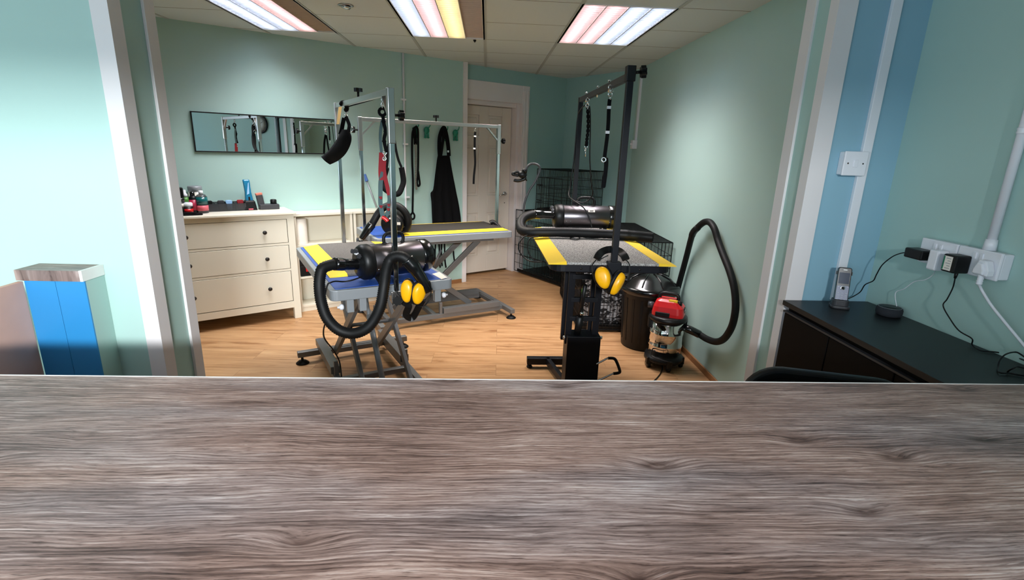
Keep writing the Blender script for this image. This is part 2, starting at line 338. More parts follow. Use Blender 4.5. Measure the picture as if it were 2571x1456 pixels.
# door frame and door
g = G(WT); wbox(g, 2.72, 3.69, -.20, -.042, 2.05, 2.25); wbox(g, 3.59, 3.69, -.24, -.035, 0, 2.25); wbox(g, 3.553, 3.60, -.24, -.10, 0, 2.06); wbox(g, 2.72, 3.59, -.24, -.12, 2.005, 2.055)
wbox(g, 3.61, 3.63, -.04, -.028, 0, 2.2); wbox(g, 3.655, 3.675, -.04, -.028, 0, 2.2); struct('trim_6', g, 'white', bevel=.004)
g = G(WT); wbox(g, 2.70, 4.3, -.40, -.35, 0, CZ); struct('wall_behind_door', g, 'carcass')
DS0, DS1 = 2.77, 3.548; g = G(WT)
cols = [(2.885, 3.085), (3.215, 3.41)]; rows = [(.24, .766), (.975, 1.56), (1.665, 1.90)]
xs = [DS0, cols[0][0], cols[0][1], cols[1][0], cols[1][1], DS1]; zs = [.028, .24, .766, .975, 1.56, 1.665, 1.90, 2.0]
for a in (0, 2, 4): wbox(g, xs[a], xs[a+1], -.236, -.2, .028, 2.0)
for c in cols:
    for a in (0, 2, 4, 6): wbox(g, c[0], c[1], -.236, -.2, zs[a], zs[a+1])
    for r in rows:
        wbox(g, c[0], c[1], -.236, -.216, r[0], r[1])
dr = struct('door_1', g, 'door', bevel=.003)
g = G(WT)
for c in cols:
    for r in rows: wbox(g, c[0]+.03, c[1]-.03, -.222, -.204, r[0]+.03, r[1]-.03)
obj('raised_panel', g, 'door', dr, bevel=.011)
g = G(WT); g.lathe([(.025, 0), (.025, .008)], (3.475, .2, .99), (0, -1, 0)); g.cyl((3.475, .195, .99), (3.475, .155, .99), .009)
g.tube([(3.475, .158, .99), (3.455, .153, .992), (3.41, .153, .982), (3.375, .155, .975)], .008)
obj('door_handle', g, 'brushed', dr)
g = G(WT); g.lathe([(.006, 0), (.006, .003)], (3.478, .2, .875), (0, -1, 0)); obj('keyhole', g, 'knob', dr)

# ================================================================== CEILING LIGHTS
WHITE_E, PINK_E, YEL_E = (214, 228, 255), (255, 196, 198), (255, 222, 136)
EM = {}
def emis(name, rgb, st):
    m = bpy.data.materials.new(name); m.use_nodes = True; nt = m.node_tree; b = nt.nodes['Principled BSDF']
    tc = nod(nt, 'ShaderNodeTexCoord'); n = noise(nt, tc.outputs['Object'], 6, 2)
    b.inputs['Base Color'].default_value = (.8, .8, .8, 1); b.inputs['Emission Color'].default_value = (*lin(rgb), 1)
    nt.links.new(maths(nt, 'ADD', maths(nt, 'MULTIPLY', n, .1*st), .95*st), b.inputs['Emission Strength']); return m
EM['w'] = emis('cool_tube_glow', WHITE_E, TUBE); EM['p'] = emis('pink_tube_glow', PINK_E, TUBE); EM['y'] = emis('yellow_tube_glow', YEL_E, TUBE*.95)
M['reflector'] = mat('lamp_reflector', (240, 238, 236), .4, 0); M['louvre_brown'] = mat('unlit_louvre', (222, 194, 170), .5); M['louvre'] = mat('lit_louvre', (246, 246, 248), .4)
LAB = ['recessed ceiling light nearest the left end, cool white with one pink tube', 'middle recessed ceiling light with pink and yellow tubes and one dark bay', 'right recessed ceiling light, half pink and half cool white tubes']
for (x0, x1), bays, lab in zip(LIGHTS, ('wwpo', 'wpyo', 'ppww'), LAB):
    t = thing('ceiling_light', lab, 'ceiling light', ((x0+x1)/2, sum(LY)/2, CZ), 0, 'recessed ceiling lights')
    g = G(); e = .014
    g.bb((x0, LY[0], CZ-.004), (x0+e, LY[1], CZ+.065)); g.bb((x1-e, LY[0], CZ-.004), (x1, LY[1], CZ+.065)); g.bb((x0, LY[0], CZ-.004), (x1, LY[0]+e, CZ+.065)); g.bb((x0, LY[1]-e, CZ-.004), (x1, LY[1], CZ+.065))
    g.bb((x0, LY[0], CZ+.065), (x1, LY[1], CZ+.075)); obj('frame', g, 'reflector', t)
    w = (x1-x0-2*e)/4
    for k, b in enumerate(bays):
        a = x0+e+k*w; g = G()
        # curved reflector trough over the tube
        prof = [(a+.004+(w-.008)*i/8, CZ+.028+.03*math.sin(math.pi*i/8)) for i in range(9)]
        vs = [(x, y, z) for y in (LY[0]+e, LY[1]-e) for x, z in prof]
        g.add(vs, [(i, i+1, 10+i, 9+i) for i in range(8)], True)
        rf = obj('reflector', g, 'louvre_brown' if b == 'o' else 'reflector', t)
        g = G(); g.cyl((a+w/2, LY[0]+.03, CZ+.042), (a+w/2, LY[1]-.03, CZ+.042), .011, n=12)
        obj('tube_lamp', g, 'louvre' if b == 'o' else EM[b], t)
        g = G()
        for q in range(1, 24): g.bb((a+.003, LY[0]+q*.05-.0012, CZ), (a+w-.003, LY[0]+q*.05+.0012, CZ+.026))
        g.bb((a-.001, LY[0]+e, CZ-.002), (a+.003, LY[1]-e, CZ+.04)); g.bb((a+w-.003, LY[0]+e, CZ-.002), (a+w+.001, LY[1]-e, CZ+.04))
        obj('louvre', g, 'louvre_brown' if b == 'o' else 'louvre', t)
    ld = bpy.data.lights.new('troffer_light', 'AREA'); ld.shape = 'RECTANGLE'; ld.size = .5; ld.size_y = 1.1; ld.energy = TROFFER; ld.spread = R(SPREAD)
    ld.color = {'wwpo': (.95, .97, 1.), 'wpyo': (1., .95, .86), 'ppww': (1., .94, .93)}[bays]
    lo = bpy.data.objects.new('troffer_light', ld); C.objects.link(lo); lo.location = ((x0+x1)/2, sum(LY)/2, CZ-.006)
# eyeball spotlight
t = thing('spotlight', 'small round chrome eyeball spotlight recessed in the ceiling', 'spotlight', (-0.941, 3.742, 2.4), 0)
x, y, z = t.location
g = G(); g.lathe([(.048, .0), (.05, -.004), (.036, -.006), (.036, .03)], (x, y, z), (0, 0, 1)); obj('bezel', g, 'brushed', t)
g = G(); g.lathe([(.0, .012), (.018, .012), (.033, .004), (.034, -.004), (.026, -.014), (.022, -.010), (.0, -.006)], (x, y, z-.006), (.25, -.2, 1)); obj('eyeball', g, 'steel', t)
g = G(); g.lathe([(.0, -.012), (.014, -.012), (.014, -.009)], (x-.004, y+.003, z-.008), (.25, -.2, 1)); obj('bulb', g, 'socket', t)
x, y, z = (-0.125, 4.672, 2.4)
g = G(); g.lathe([(.012, 0), (.012, -.008), (.004, -.02)], (x, y, z)); tag(obj('ceiling_clip', g, 'black', loc=(x, y, z)), 'tiny black clip on the ceiling by the middle light', 'clip')

# ================================================================== COUNTER
t = thing('reception_counter', 'wide reception counter with grey brown rustic wood top in the foreground', 'counter', (.1, .7, 0))
CT = 1.05
g = G(); g.bb((-1.66, .36, CT-.038), (1.6, 1.015, CT)); obj('worktop', g, 'counter', t)
g = G(); g.bb((-1.66, 1.015, CT-.038), (1.6, 1.0185, CT+.0004)); obj('edge_strip', g, 'whedge', t)
g = G(); g.bb((-1.64, .44, 0), (1.58, .48, CT-.038)); obj('front_panel', g, 'panel', t)
g = G(); g.bb((-1.64, .48, .3), (1.58, .96, .318)); obj('shelf', g, 'board', t)
t = thing('counter_end_post', 'blue panelled counter end post with grey wood cap on left', 'post', (-1.58, 1.95, 0))
g = G(); g.bb((-1.685, 1.903, 0), (-1.482, 1.999, 1.012)); obj('core', g, 'mint', t)
g = G(); g.bb((-1.695, 1.897, 0), (-1.587, 1.903, 1.012)); g.bb((-1.5855, 1.897, 0), (-1.482, 1.903, 1.012)); obj('blue_panel', g, 'panel', t)
g = G(); g.bb((-1.715, 1.888, 1.012), (-1.489, 1.999, 1.052)); obj('cap', g, 'counter', t)
g = G(); g.bb((-1.489, 1.888, 1.012), (-1.479, 1.999, 1.053)); obj('cap_edging', g, 'whedge', t)
g = G(); g.bb((-1.715, .5, 0), (-1.698, 1.896, 1.008)); tag(obj('side_board', g, 'board', loc=(-1.706, 1.2, 0), bevel=.002), 'plain pinkish brown board standing beside the blue post', 'board')

# ================================================================== CABINET CORNER
t = thing('black_cabinet', 'low black cabinet with dark top under the white sockets', 'cabinet', (1.42, 1.3, 0))
g = G(); g.bb((1.262, 1.035, .02), (1.600, 1.965, .945)); obj('carcass', g, 'carcass', t)
g = G(); g.bb((1.238, 1.03, .945), (1.604, 1.978, .965)); obj('top', g, 'cabtop', t, bevel=.0015)
for y0, y1 in ((1.68, 1.962), (1.37, 1.674), (1.04, 1.364)):
    g = G(); g.bb((1.245, y0, .04), (1.262, y1, .915)); obj('door', g, 'carcass', t, bevel=.002)
g = G(); g.bb((1.242, 1.035, .918), (1.26, 1.97, .925)); obj('door_rail', g, 'dark', t)
# phone on its charging cradle
px, py, pz = 1.415, 1.885, .965
t = thing('cordless_phone', 'silver and black cordless phone upright in its charging cradle', 'phone', (px, py, pz), R(-24))
T = MW[t.name]
g = G(T); g.prism(rrect(.068, .062, .018), .012); g.prism([(x*.86, y*.8+.004) for x, y in rrect(.068, .062, .018)], .034); obj('cradle', g, 'dark', t, bevel=.004)
PT = T @ Matrix.Translation((0, .004, .012)) @ Matrix.Rotation(R(-12), 4, 'X') @ frame((0, 0, 0), (1, 0, 0), (0, 0, 1), (0, -1, 0))
g = G(PT); g.prism([(x, y+.074) for x, y in rrect(.048, .148, .009)], .02, Matrix.Translation((0, 0, -.008))); hs = obj('handset', g, 'blackg', t, bevel=.003)
g = G(PT); g.prism([(x, y+.040) for x, y in rrect(.042, .070, .005)], .0015, Matrix.Translation((0, 0, .0122))); obj('keypad_face', g, 'phone', t)
g = G(PT); g.prism([(x, y+.105) for x, y in rrect(.036, .044, .002)], .001, Matrix.Translation((0, 0, .0122))); obj('screen', g, 'screen', t)
g = G(PT); g.lathe([(.0085, .0137), (.0085, .0152), (.006, .0152)], (0, .066, 0)); obj('nav_ring', g, 'steel', t)
g = G(PT); g.lathe([(.0058, .0137), (.0058, .016)], (0, .066, 0)); obj('nav_button', g, 'black', t)
for r in range(5):
    for c in range(3):
        g = G(PT); g.prism([(x+(c-1)*.0135, y+.046-r*.0092) for x, y in rrect(.0075, .0036, .0012)], .0008, Matrix.Translation((0, 0, .0137))); obj('key', g, 'phone_key', t)
for sx in (-1, 1):
    g = G(PT); g.prism([(x+sx*.0155, y+.071) for x, y in rrect(.005, .004, .001)], .0008, Matrix.Translation((0, 0, .0137))); obj('soft_key', g, 'phone_key', t)
g = G(PT); g.prism([(x, y+.138) for x, y in rrect(.014, .0035, .0015)], .001, Matrix.Translation((0, 0, .0122))); obj('earpiece', g, 'whedge', t)
g = G(PT); g.bb((-.0275, .118, -.002), (-.022, .132, .006)); g.bb((.022, .118, -.002), (.0275, .132, .006)); obj('belt_clip', g, 'black', t)
# smart speaker puck
x, y, z = 1.545, 1.79, .965
t = thing('smart_speaker', 'round charcoal smart speaker puck on the black cabinet', 'speaker', (x, y, z))
g = G(); g.lathe([(.030, 0), (.041, .004), (.0435, .014), (.0435, .026), (.0405, .033), (.0385, .0345)], (x, y, z), n=40); obj('fabric_body', g, 'puck', t)
g = G(); g.lathe([(.0385, .0342), (.0385, .0352), (.037, .0352), (.037, .0342)], (x, y, z), n=40); obj('light_ring', g, 'frame', t)
g = G(); g.lathe([(.037, .0340), (.037, .0346), (0, .0346)], (x, y, z), n=40); obj('top_plate', g, 'black', t)
# sockets on the side wall
SX = RX-.04
t = thing('double_socket', 'left white double socket box holding a black adapter and white charger', 'socket', (SX, 1.675, 1.19), 0, 'white double sockets on the wall')
def socket(t, y0, y1):
    g = G(); g.bb((RX-.034, y0+.002, 1.191), (RX, y1-.002, 1.272)); obj('back_box', g, 'socket', t, bevel=.004)
    g = G(); g.bb((SX-.003, y0, 1.188), (RX-.033, y1, 1.275)); obj('faceplate', g, 'socket', t, bevel=.004)
    for d in (-.012, .012):
        g = G(); g.bb((SX-.0065, (y0+y1)/2+d-.0055, 1.243), (SX-.002, (y0+y1)/2+d+.0055, 1.263)); obj('rocker', g, 'socket', t, bevel=.001)
socket(t, 1.6015, 1.748)
t = thing('double_socket', 'right white double socket box below the round conduit', 'socket', (SX, 1.523, 1.19), 0, 'white double sockets on the wall')
socket(t, 1.449, 1.5985)
def adapter(name, label, m, lo, hi, bev=.005, extra=None):
    t = thing(name, label, 'plug', ((lo[0]+hi[0])/2, (lo[1]+hi[1])/2, lo[2])); g = G(); g.bb(lo, hi); obj('body', g, m, t, bevel=bev)
    return t
ta = adapter('plug_adapter', 'small flat black adapter plugged in at the left end', 'black', (SX-.056, 1.676, 1.203), (SX-.004, 1.752, 1.238))
g = G(); g.tube(spl([(SX-.045, 1.75, 1.218)]+[(1.53, 1.782, 1.209), (1.53, 1.818, 1.188), (1.53, 1.856, 1.148), (1.53, 1.874, 1.104), (1.53, 1.883, 1.078), (1.53, 1.92, 1.052), (1.53, 1.937, 1.017), (1.53, 1.974, 0.985)]+[(1.44, 1.905, .985), (1.435, 1.905, .972)], 6), .0022, 6); obj('cable', g, 'black', ta)
tb = adapter('usb_charger', 'white box charger plugged in beside the small black adapter', 'socket', (SX-.045, 1.622, 1.179), (SX-.004, 1.661, 1.249), .006)
g = G(); g.tube(spl([(SX-.022, 1.642, 1.182)]+[(1.585, 1.687, 1.151), (1.585, 1.714, 1.126), (1.585, 1.755, 1.109), (1.585, 1.792, 1.071), (1.585, 1.827, 1.044)]+[(1.575, 1.79, .988), (1.562, 1.79, .985)], 6), .0015, 6); obj('cable', g, 'socket', tb)
tc_ = adapter('power_adapter', 'large square black power adapter with a green and white sticker', 'black', (SX-.058, 1.540, 1.190), (SX-.004, 1.589, 1.248))
g = G(); g.bb((SX-.0588, 1.552, 1.196), (SX-.0578, 1.584, 1.242)); st = obj('sticker', g, 'paper', tc_)
g = G(); g.bb((SX-.0590, 1.579, 1.197), (SX-.0584, 1.584, 1.241)); obj('green_strip', g, 'green', st)
g = G()
for q in range(5): g.bb((SX-.0590, 1.556, 1.202+q*.008), (SX-.0585, 1.574-(q % 2)*.006, 1.204+q*.008))
obj('print_line', g, 'frame', st)
g = G(); g.tube([(SX-.032, 1.553, 1.192), (SX-.032, 1.553, 1.172)], .006, 8, taper=lambda t: 1-.35*t); obj('strain_relief', g, 'black', tc_)
g = G(); P = [(SX-.032, 1.553, 1.174)]+[(1.56, 1.574, 1.135), (1.56, 1.583, 1.093), (1.56, 1.591, 1.066), (1.56, 1.554, 1.032), (1.56, 1.512, 1.005), (1.56, 1.463, 0.996)]+[(1.575, 1.47, .972)]+[(1.564, 1.429, 0.969), (1.602, 1.417, 0.969), (1.629, 1.399, 0.969)]+[(1.585, 1.30, .985)]+[(1.579, 1.329, 1), (1.573, 1.341, 1), (1.527, 1.322, 1)]+[(1.504, 1.312, 0.985)]+[(1.488, 1.297, 0.97), (1.456, 1.261, 0.97), (1.481, 1.256, 0.97), (1.5, 1.244, 0.97)]+[(1.55, 1.22, .969), (1.57, 1.21, .975)]+[(1.507, 1.253, 0.99), (1.477, 1.247, 0.99)]+[(1.483, 1.264, 0.97), (1.49, 1.254, 0.97)]+[(1.52, 1.22, .969), (1.5, 1.12, .969)]
g.tube(spl(P, 6), .0022, 6); obj('cable', g, 'black', tc_)
t = thing('mains_plug', 'white three pin mains plug with thick white flex', 'plug', (SX-.02, 1.481, 1.19))
T = frame((SX-.004, 1.481, 1.222), (0, 1, 0), (0, 0, 1), (1, 0, 0))
g = G(T); g.prism([(-.024, -.022), (.024, -.022), (.025, -.004), (.012, .026), (-.012, .026), (-.025, -.004)], -.026); g.prism([(-.018, -.018), (.018, -.018), (.018, -.004), (.008, .018), (-.008, .018), (-.018, -.004)], -.034); obj('plug_body', g, 'socket', t, bevel=.004)
g = G(); g.tube([(SX-.02, 1.481, 1.202), (SX-.02, 1.481, 1.168)], .009, 10, corr=(.008, .18)); obj('strain_relief', g, 'socket', t)
g = G(); g.tube(spl([(SX-.02, 1.481, 1.172)]+[(1.565, 1.479, 1.151), (1.565, 1.44, 1.117), (1.565, 1.389, 1.082), (1.565, 1.343, 1.052), (1.565, 1.287, 1.015)], 6), .0042, 8); obj('flex', g, 'socket', t)
t = thing('round_conduit', 'thick round white conduit running up the wall from the sockets', 'conduit', (RX-.02, 1.518, 1.275))
g = G(); g.tube([(RX-.02, 1.518, 1.30), (RX-.02, 1.518, 2.40)], .0125, 16); obj('pipe', g, 'socket', t)
g = G(); g.tube([(RX-.02, 1.518, 1.274), (RX-.02, 1.518, 1.308)], .0165, 12, taper=lambda t: 1.1-.15*t); obj('gland', g, 'socket', t)
g = G(); g.lathe([(.0127, 0), (.0155, .004), (.0135, .010), (.0155, .016), (.0127, .020)], (RX-.02, 1.518, 1.625), n=16); obj('coupler', g, 'socket', t)
# wall clock beyond the frame, seen in the mirror
t = thing('wall_clock', 'round wall clock with black rim, seen only in the mirror', 'clock', (RX-.01, CLY, CLZ))
g = G(); g.lathe([(.135, 0), (.152, .004), (.155, .03), (.14, .034), (.136, .02)], (RX, CLY, CLZ), (-1, 0, 0), 40); obj('rim', g, 'black', t)
g = G(); g.lathe([(.137, .0215), (0, .0225)], (RX, CLY, CLZ), (-1, 0, 0), 40); obj('face', g, 'clockf', t)
for a, l, w in ((60, .075, .006), (-35, .11, .004)):
    g = G(); g.bar((RX-.027, CLY, CLZ), (RX-.027, CLY+l*math.sin(R(a)), CLZ+l*math.cos(R(a))), w, .002, (1, 0, 0)); obj('hand', g, 'black', t)
for k in range(12):
    a = R(k*30); g = G(); g.bar((RX-.0245, CLY+.108*math.sin(a), CLZ+.108*math.cos(a)), (RX-.0245, CLY+.125*math.sin(a), CLZ+.125*math.cos(a)), .006, .002, (1, 0, 0)); obj('hour_mark', g, 'black', t)
# switch and trunking on the partition
t = thing('light_switch', 'white surface mounted light switch on the partition wall', 'switch', (1.425, PY, 1.475))
g = G(); g.bb((1.372, PY-.03, 1.478), (1.462, PY, 1.565)); obj('back_box', g, 'socket', t, bevel=.004)
g = G(); g.bb((1.370, PY-.038, 1.476), (1.464, PY-.03, 1.567)); obj('faceplate', g, 'socket', t, bevel=.003)
g = G(); g.bb((1.409, PY-.042, 1.508), (1.425, PY-.037, 1.536)); obj('rocker', g, 'socket', t, bevel=.001)
for sx in (-.03, .03):
    g = G(); g.cyl((1.417+sx, PY-.0385, 1.522), (1.417+sx, PY-.0375, 1.522), .003); obj('screw', g, 'knob', t)
g = G(); g.bb((1.452, PY-.016, .965), (1.489, PY, 2.40)); tag(obj('mini_trunking', g, 'socket', loc=(1.47, PY, .965), bevel=.002), 'flat white cable trunking running behind the light switch', 'trunking')
# office chair
t = thing('office_chair', 'black padded office chair back just behind the counter', 'chair', (.98, 1.28, 0), R(-16)); T = MW[t.name]
BT = T @ frame((0, 0, .58), (1, 0, 0), (0, .08, .9968), (0, -.9968, .08))
g = G(BT); g.prism([(x, y+.17) for x, y in rrect(.46, .40, .11, 8)], .035, smooth=False); obj('back_shell', g, 'black', t, bevel=.012, segs=3)
g = G(BT); g.prism([(x, y+.165) for x, y in rrect(.42, .355, .10, 8)], .03, Matrix.Translation((0, 0, .03))); obj('back_cushion', g, 'cloth', t, bevel=.014, segs=3)
g = G(T); g.prism([(x, y-.25) for x, y in rrect(.46, .44, .1, 8)], .07, Matrix.Translation((0, 0, .43))); obj('seat', g, 'cloth', t, bevel=.02, segs=3)
g = G(T); g.bar((0, -.12, .42), (0, .03, .42), .05, .02); g.bar((0, .03, .42), (0, .015, .66), .05, .02, (0, 1, 0)); obj('back_bracket', g, 'black', t)
g = G(T); g.cyl((0, -.25, .10), (0, -.25, .43), .028); obj('gas_lift', g, 'black', t)
for k in range(5):
    a = R(72*k+18); e = (.27*math.cos(a), -.25+.27*math.sin(a)); g = G(T); g.bar((0, -.25, .11), (*e, .07), .04, .025); lg = obj('base_arm', g, 'black', t)
    g = G(T); g.cyl((e[0]-.012, e[1], .026), (e[0]+.012, e[1], .026), .026, n=14); g.cyl((*e, .04), (*e, .075), .008); obj('castor', g, 'rubber', lg)

# ================================================================== GROOMING TABLES
def knob(g, p, ax, r=.022, h=.022, stem=.03):
    ax = V(ax).normalized(); q = ax.to_track_quat('Z', 'Y').to_matrix().to_4x4()
    n = 28; poly = [(r*(1+.16*math.cos(7*2*math.pi*k/n))*math.cos(2*math.pi*k/n), r*(1+.16*math.cos(7*2*math.pi*k/n))*math.sin(2*math.pi*k/n)) for k in range(n)]
    g.prism(poly, h, Matrix.Translation(V(p)+ax*stem) @ q); g.cyl(V(p), V(p)+ax*stem, r*.3, n=8)
def silver_table(label, c, rot, ub, uf, zt=.813):
    L, W = 1.25, .67
    t = thing('grooming_table', label, 'grooming table', (*c, 0), rot, 'silver electric grooming tables'); T = MW[t.name]
    g = G(T); g.prism(rrect(L, W, .035), .056, Matrix.Translation((0, 0, zt-.056))); obj('tabletop_frame', g, 'frame', t, bevel=.004)
    g = G(T); g.prism(rrect(L-.056, W-.056, .015), .004, Matrix.Translation((0, 0, zt-.001))); obj('blue_top', g, 'blue', t)
    g = G(T)
    for v in (-.21, .21): g.bar((-.48, v, zt-.075), (.52, v, zt-.075), .045, .036)
    for u in (-.36, .40): g.bar((u, -.21, zt-.075), (u, .21, zt-.075), .04, .03)
    obj('under_rail', g, 'framed', t, bevel=.003)
    for v in (-.165, .125):
        g = G(T); g.bar((-.30, v, .115), (.50, v, zt-.09), .024, .05); obj('scissor_leg', g, 'framed', t, bevel=.003)
    for v in (-.125, .165):
        g = G(T); g.bar((.37, v, .075), (-.36, v, zt-.09), .024, .05); obj('scissor_leg', g, 'framed', t, bevel=.003)
    g = G(T); g.cyl((.06, -.16, .42), (.06, .17, .42), .012); obj('pivot_rod', g, 'framed', t)
    g = G(T)
    for v in (-.23, .23): g.bar((-.56, v, .07), (.52, v, .07), .04, .04); g.bar((-.55, v, .115), (.02, v, .115), .06, .05); g.bar((.04, v, .07), (.04, v, .19), .026, .026)
    for u in (-ub+.02, .09, .5): g.bar((u, -.23, .07), (u, .23, .07), .04, .036)
    g.bar((-ub, -.40, .072), (-ub, .40, .072), .045, .04); g.bar((uf, -.38, .072), (uf, .38, .072), .045, .04)
    obj('base_frame', g, 'framed', t, bevel=.003)
    for u in (-ub, uf):
        for v in (-.37, .37):
            g = G(T); g.cyl((u, v, .02), (u, v, .06), .009); g.lathe([(.045, 0), (.045, .006), (.026, .022), (.012, .026)], (u, v, 0)); obj('levelling_foot', g, 'rubber', t)
    g = G(T); g.cyl((.30, 0, .10), (.02, .0, .46), .018); g.cyl((.02, 0, .46), (-.06, 0, .62), .011); obj('lift_actuator', g, 'frame', t)
    for u in (.585,):
        for v in (-.17, -.235, .25): g = G(T); g.bb((u-.02, v-.018, zt-.13), (u+.02, v+.018, zt-.056)); obj('lug', g, 'frame', t, bevel=.003)
        for v in (-.275, .29):
            g = G(T); g.lathe([(.0, .0), (.013, .003), (.017, .012), (.013, .022), (.006, .024), (.006, .034)], (u, v-.01*(1 if v > 0 else -1), zt-.10), (0, -1 if v < 0 else 1, 0)); obj('white_knob', g, 'socket', t)
    return t, T
def arm(t, T, L, zt, ztop, m='steel', sleeve='frame', w=.026, kn=((1, 1.68, (0, 1, 0)),), top=((.0,),), brace=True):
    for s in (-1, 1):
        u = s*(L/2+.002); nm = 'upright_post'
        g = G(T); g.bb((u-w/2, -w/2, zt-.08), (u+w/2, w/2, ztop-.22)); p = obj(nm, g, m, t, bevel=.002)
        g = G(T); g.bb((u-w/2-.004, -w/2-.004, ztop-.26), (u+w/2+.004, w/2+.004, ztop)); obj('sleeve', g, sleeve, p, bevel=.003)
        g = G(T); g.bb((u-.022, -.03, zt-.09), (u+.022, .03, zt-.03)); obj('clamp', g, sleeve, p, bevel=.003)
        g = G(T); knob(g, (u+s*.02, 0, zt-.07), (s, -.3, 0), .024, .02, .03); obj('clamp_knob', g, 'black', p)
        if brace:
            g = G(T); g.bar((u-s*.01, 0, ztop-.14), (u-s*.13, 0, ztop-.02), .02, .012); obj('brace', g, sleeve, p)
    g = G(T); g.bb((-L/2, -w/2+.002, ztop-.034), (L/2, w/2-.002, ztop-.004)); cb = obj('top_bar', g, sleeve, t, bevel=.002)
    for s, z, ax in kn:
        g = G(T); knob(g, (s*L/2+ax[0]*w/2, ax[1]*w/2, z), ax); obj('post_knob', g, 'black', t)
    for (u,) in top:
        g = G(T); knob(g, (u, 0, ztop-.004), (0, 0, 1), .022, .02, .03); obj('bar_knob', g, 'black', cb)
TA, TAm = silver_table('silver grooming table nearest the dresser, blue front end toward the counter', (-.762, 3.216), R(-63), .46, .56)
arm(TA, TAm, 1.25, .813, 1.80, kn=((1, 1.675, (0, 1, 0)),), top=((.0,),), sleeve='brushed')
TB, TBm = silver_table('silver grooming table in front of the apron and white door', (-.463, 4.604), R(206.8), .61, .60)
arm(TB, TBm, 1.25, .813, 1.742, kn=((1, 1.64, (1, 0, 0)), (-1, 1.60, (-1, 0, 0))), top=((-.02,),), m='steel', sleeve='brushed')
g = G(); g.tube(spl([(0.037, 4.86, 0.845), (0.064, 4.86, 0.857), (0.102, 4.84, 0.834), (0.132, 4.82, 0.811)], 5), .022, 12, taper=lambda t: 1.1-.6*t); obj('clamp_lever', g, 'black', TB)
def mat_thing(label, T, u0, u1, z, hw, bw, grey, th=.014):
    ctr = T @ V(((u0+u1)/2, 0, z)); t = thing('anti_fatigue_mat', label, 'mat', ctr, 0, 'yellow edged mats on the tables')
    g = G(T); g.bb((u0, -hw+bw, z), (u1, hw-bw, z+th)); obj('mat_centre', g, grey, t, bevel=.003)
    for s in (-1, 1):
        a, b = sorted((s*(hw-bw), s*hw)); g = G(T)
        # bevelled yellow ramp edge
        zi, zo = (z+th, z+.003); ya, yb = (zo, zi) if s < 0 else (zi, zo)
        g.add([(u0, a, z), (u1, a, z), (u1, b, z), (u0, b, z), (u0+.02, a, ya), (u1-.02, a, ya), (u1-.02, b, yb), (u0+.02, b, yb)], [(3, 2, 1, 0), (4, 5, 6, 7), (0, 1, 5, 4), (1, 2, 6, 5), (2, 3, 7, 6), (3, 0, 4, 7)])
        obj('yellow_edge', g, 'yellow', t)
    return t
mat_thing('grey mat with yellow edges under the large silver dryer on the left', TAm, -.61, .36, .817, .288, .098, 'matg')
mat_thing('dark mat with yellow edges on the silver table before the apron', TBm, -.60, .38, .817, .30, .085, 'matb')

# black Z lift table
TC = thing('grooming_table', 'black hydraulic grooming table standing before the wire crates', 'grooming table', (.632, 3.06, 0), R(-89.4)); T = TCm = MW[TC.name]
g = G(T); g.prism(rrect(1.17, .62, .07), .04, Matrix.Translation((0, 0, .947))); obj('tabletop', g, 'blackm', TC, bevel=.004)
for u in (.587,):
    for v in (-.16, .14):
        g = G(T); g.cyl((u-.005, v, .967), (u+.001, v, .967), .006, n=10); obj('rim_screw', g, 'knob', TC)
for v in (-.107, .062):
    for du in (0, -.07):
        g = G(T); g.bar((.055+du, v+du*.2, .36), (.085+du, v+du*.2, .925), .028, .04); obj('lift_arm', g, 'blackm', TC, bevel=.002)
for f_ in (.30, .52, .78):
    g = G(T); g.bar((.058+.03*f_, -.107, .36+.565*f_), (.058+.03*f_, .062, .36+.565*f_), .028, .028); obj('arm_rung', g, 'blackm', TC, bevel=.002)
g = G(T); g.bb((-.05, -.13, .905), (.42, .125, .947)); obj('under_plate', g, 'blackm', TC, bevel=.003)
g = G(T); g.cyl((.05, -.05, .38), (.12, -.05, .56), .022); g.cyl((.12, -.05, .56), (.20, -.05, .78), .012); hy = obj('hydraulic_ram', g, 'black', TC)
g = G(T); g.lathe([(.013, 0), (.013, .01), (0, .012)], (.135, -.045, .585), (1, 0, 0)); obj('bolt', g, 'steel', hy)
g = G(T); g.bb((-.02, -.118, .04), (.115, .092, .425)); cb = obj('column_box', g, 'blackm', TC, bevel=.004)
for v in (-.125, .10):
    g = G(T); g.cyl((.06, v-.012, .40), (.06, v+.012, .40), .011, n=10); obj('bolt', g, 'brushed', cb)
g = G(T); g.bar((-.372, -.315, .055), (-.372, .05, .055), .05, .05); g.bar((.42, -.3, .055), (.42, .3, .055), .05, .05); g.bar((-.372, -.165, .055), (-.02, -.10, .055), .03, .05); g.bar((.1, -.08, .055), (.42, -.08, .055), .03, .05); g.bar((.1, .06, .055), (.42, .06, .055), .03, .05)
obj('base_frame', g, 'blackm', TC, bevel=.003)
for u, v in ((-.372, -.295), (-.372, .03), (.42, -.28), (.42, .28)):
        g = G(T); g.cyl((u, v, .015), (u, v, .035), .008); g.lathe([(.018, 0), (.022, .008), (.016, .018)], (u, v, 0)); obj('levelling_foot', g, 'rubber', TC)
pd = [(0.705, 2.93, 0.25), (0.739, 2.93, 0.269), (0.777, 2.93, 0.291), (0.813, 2.93, 0.289), (0.832, 2.93, 0.268), (0.858, 2.93, 0.208), (0.852, 2.93, 0.192), (0.819, 2.93, 0.186), (0.77, 2.93, 0.161), (0.712, 2.93, 0.13)]
g = G(); g.tube(spl(pd, 4), .006, 8); fp = obj('foot_pedal', g, 'steel', TC)
g = G(); g.tube(spl(pd[2:8], 6), .0095, 10); obj('pedal_grip', g, 'rubber', fp)
w = .030
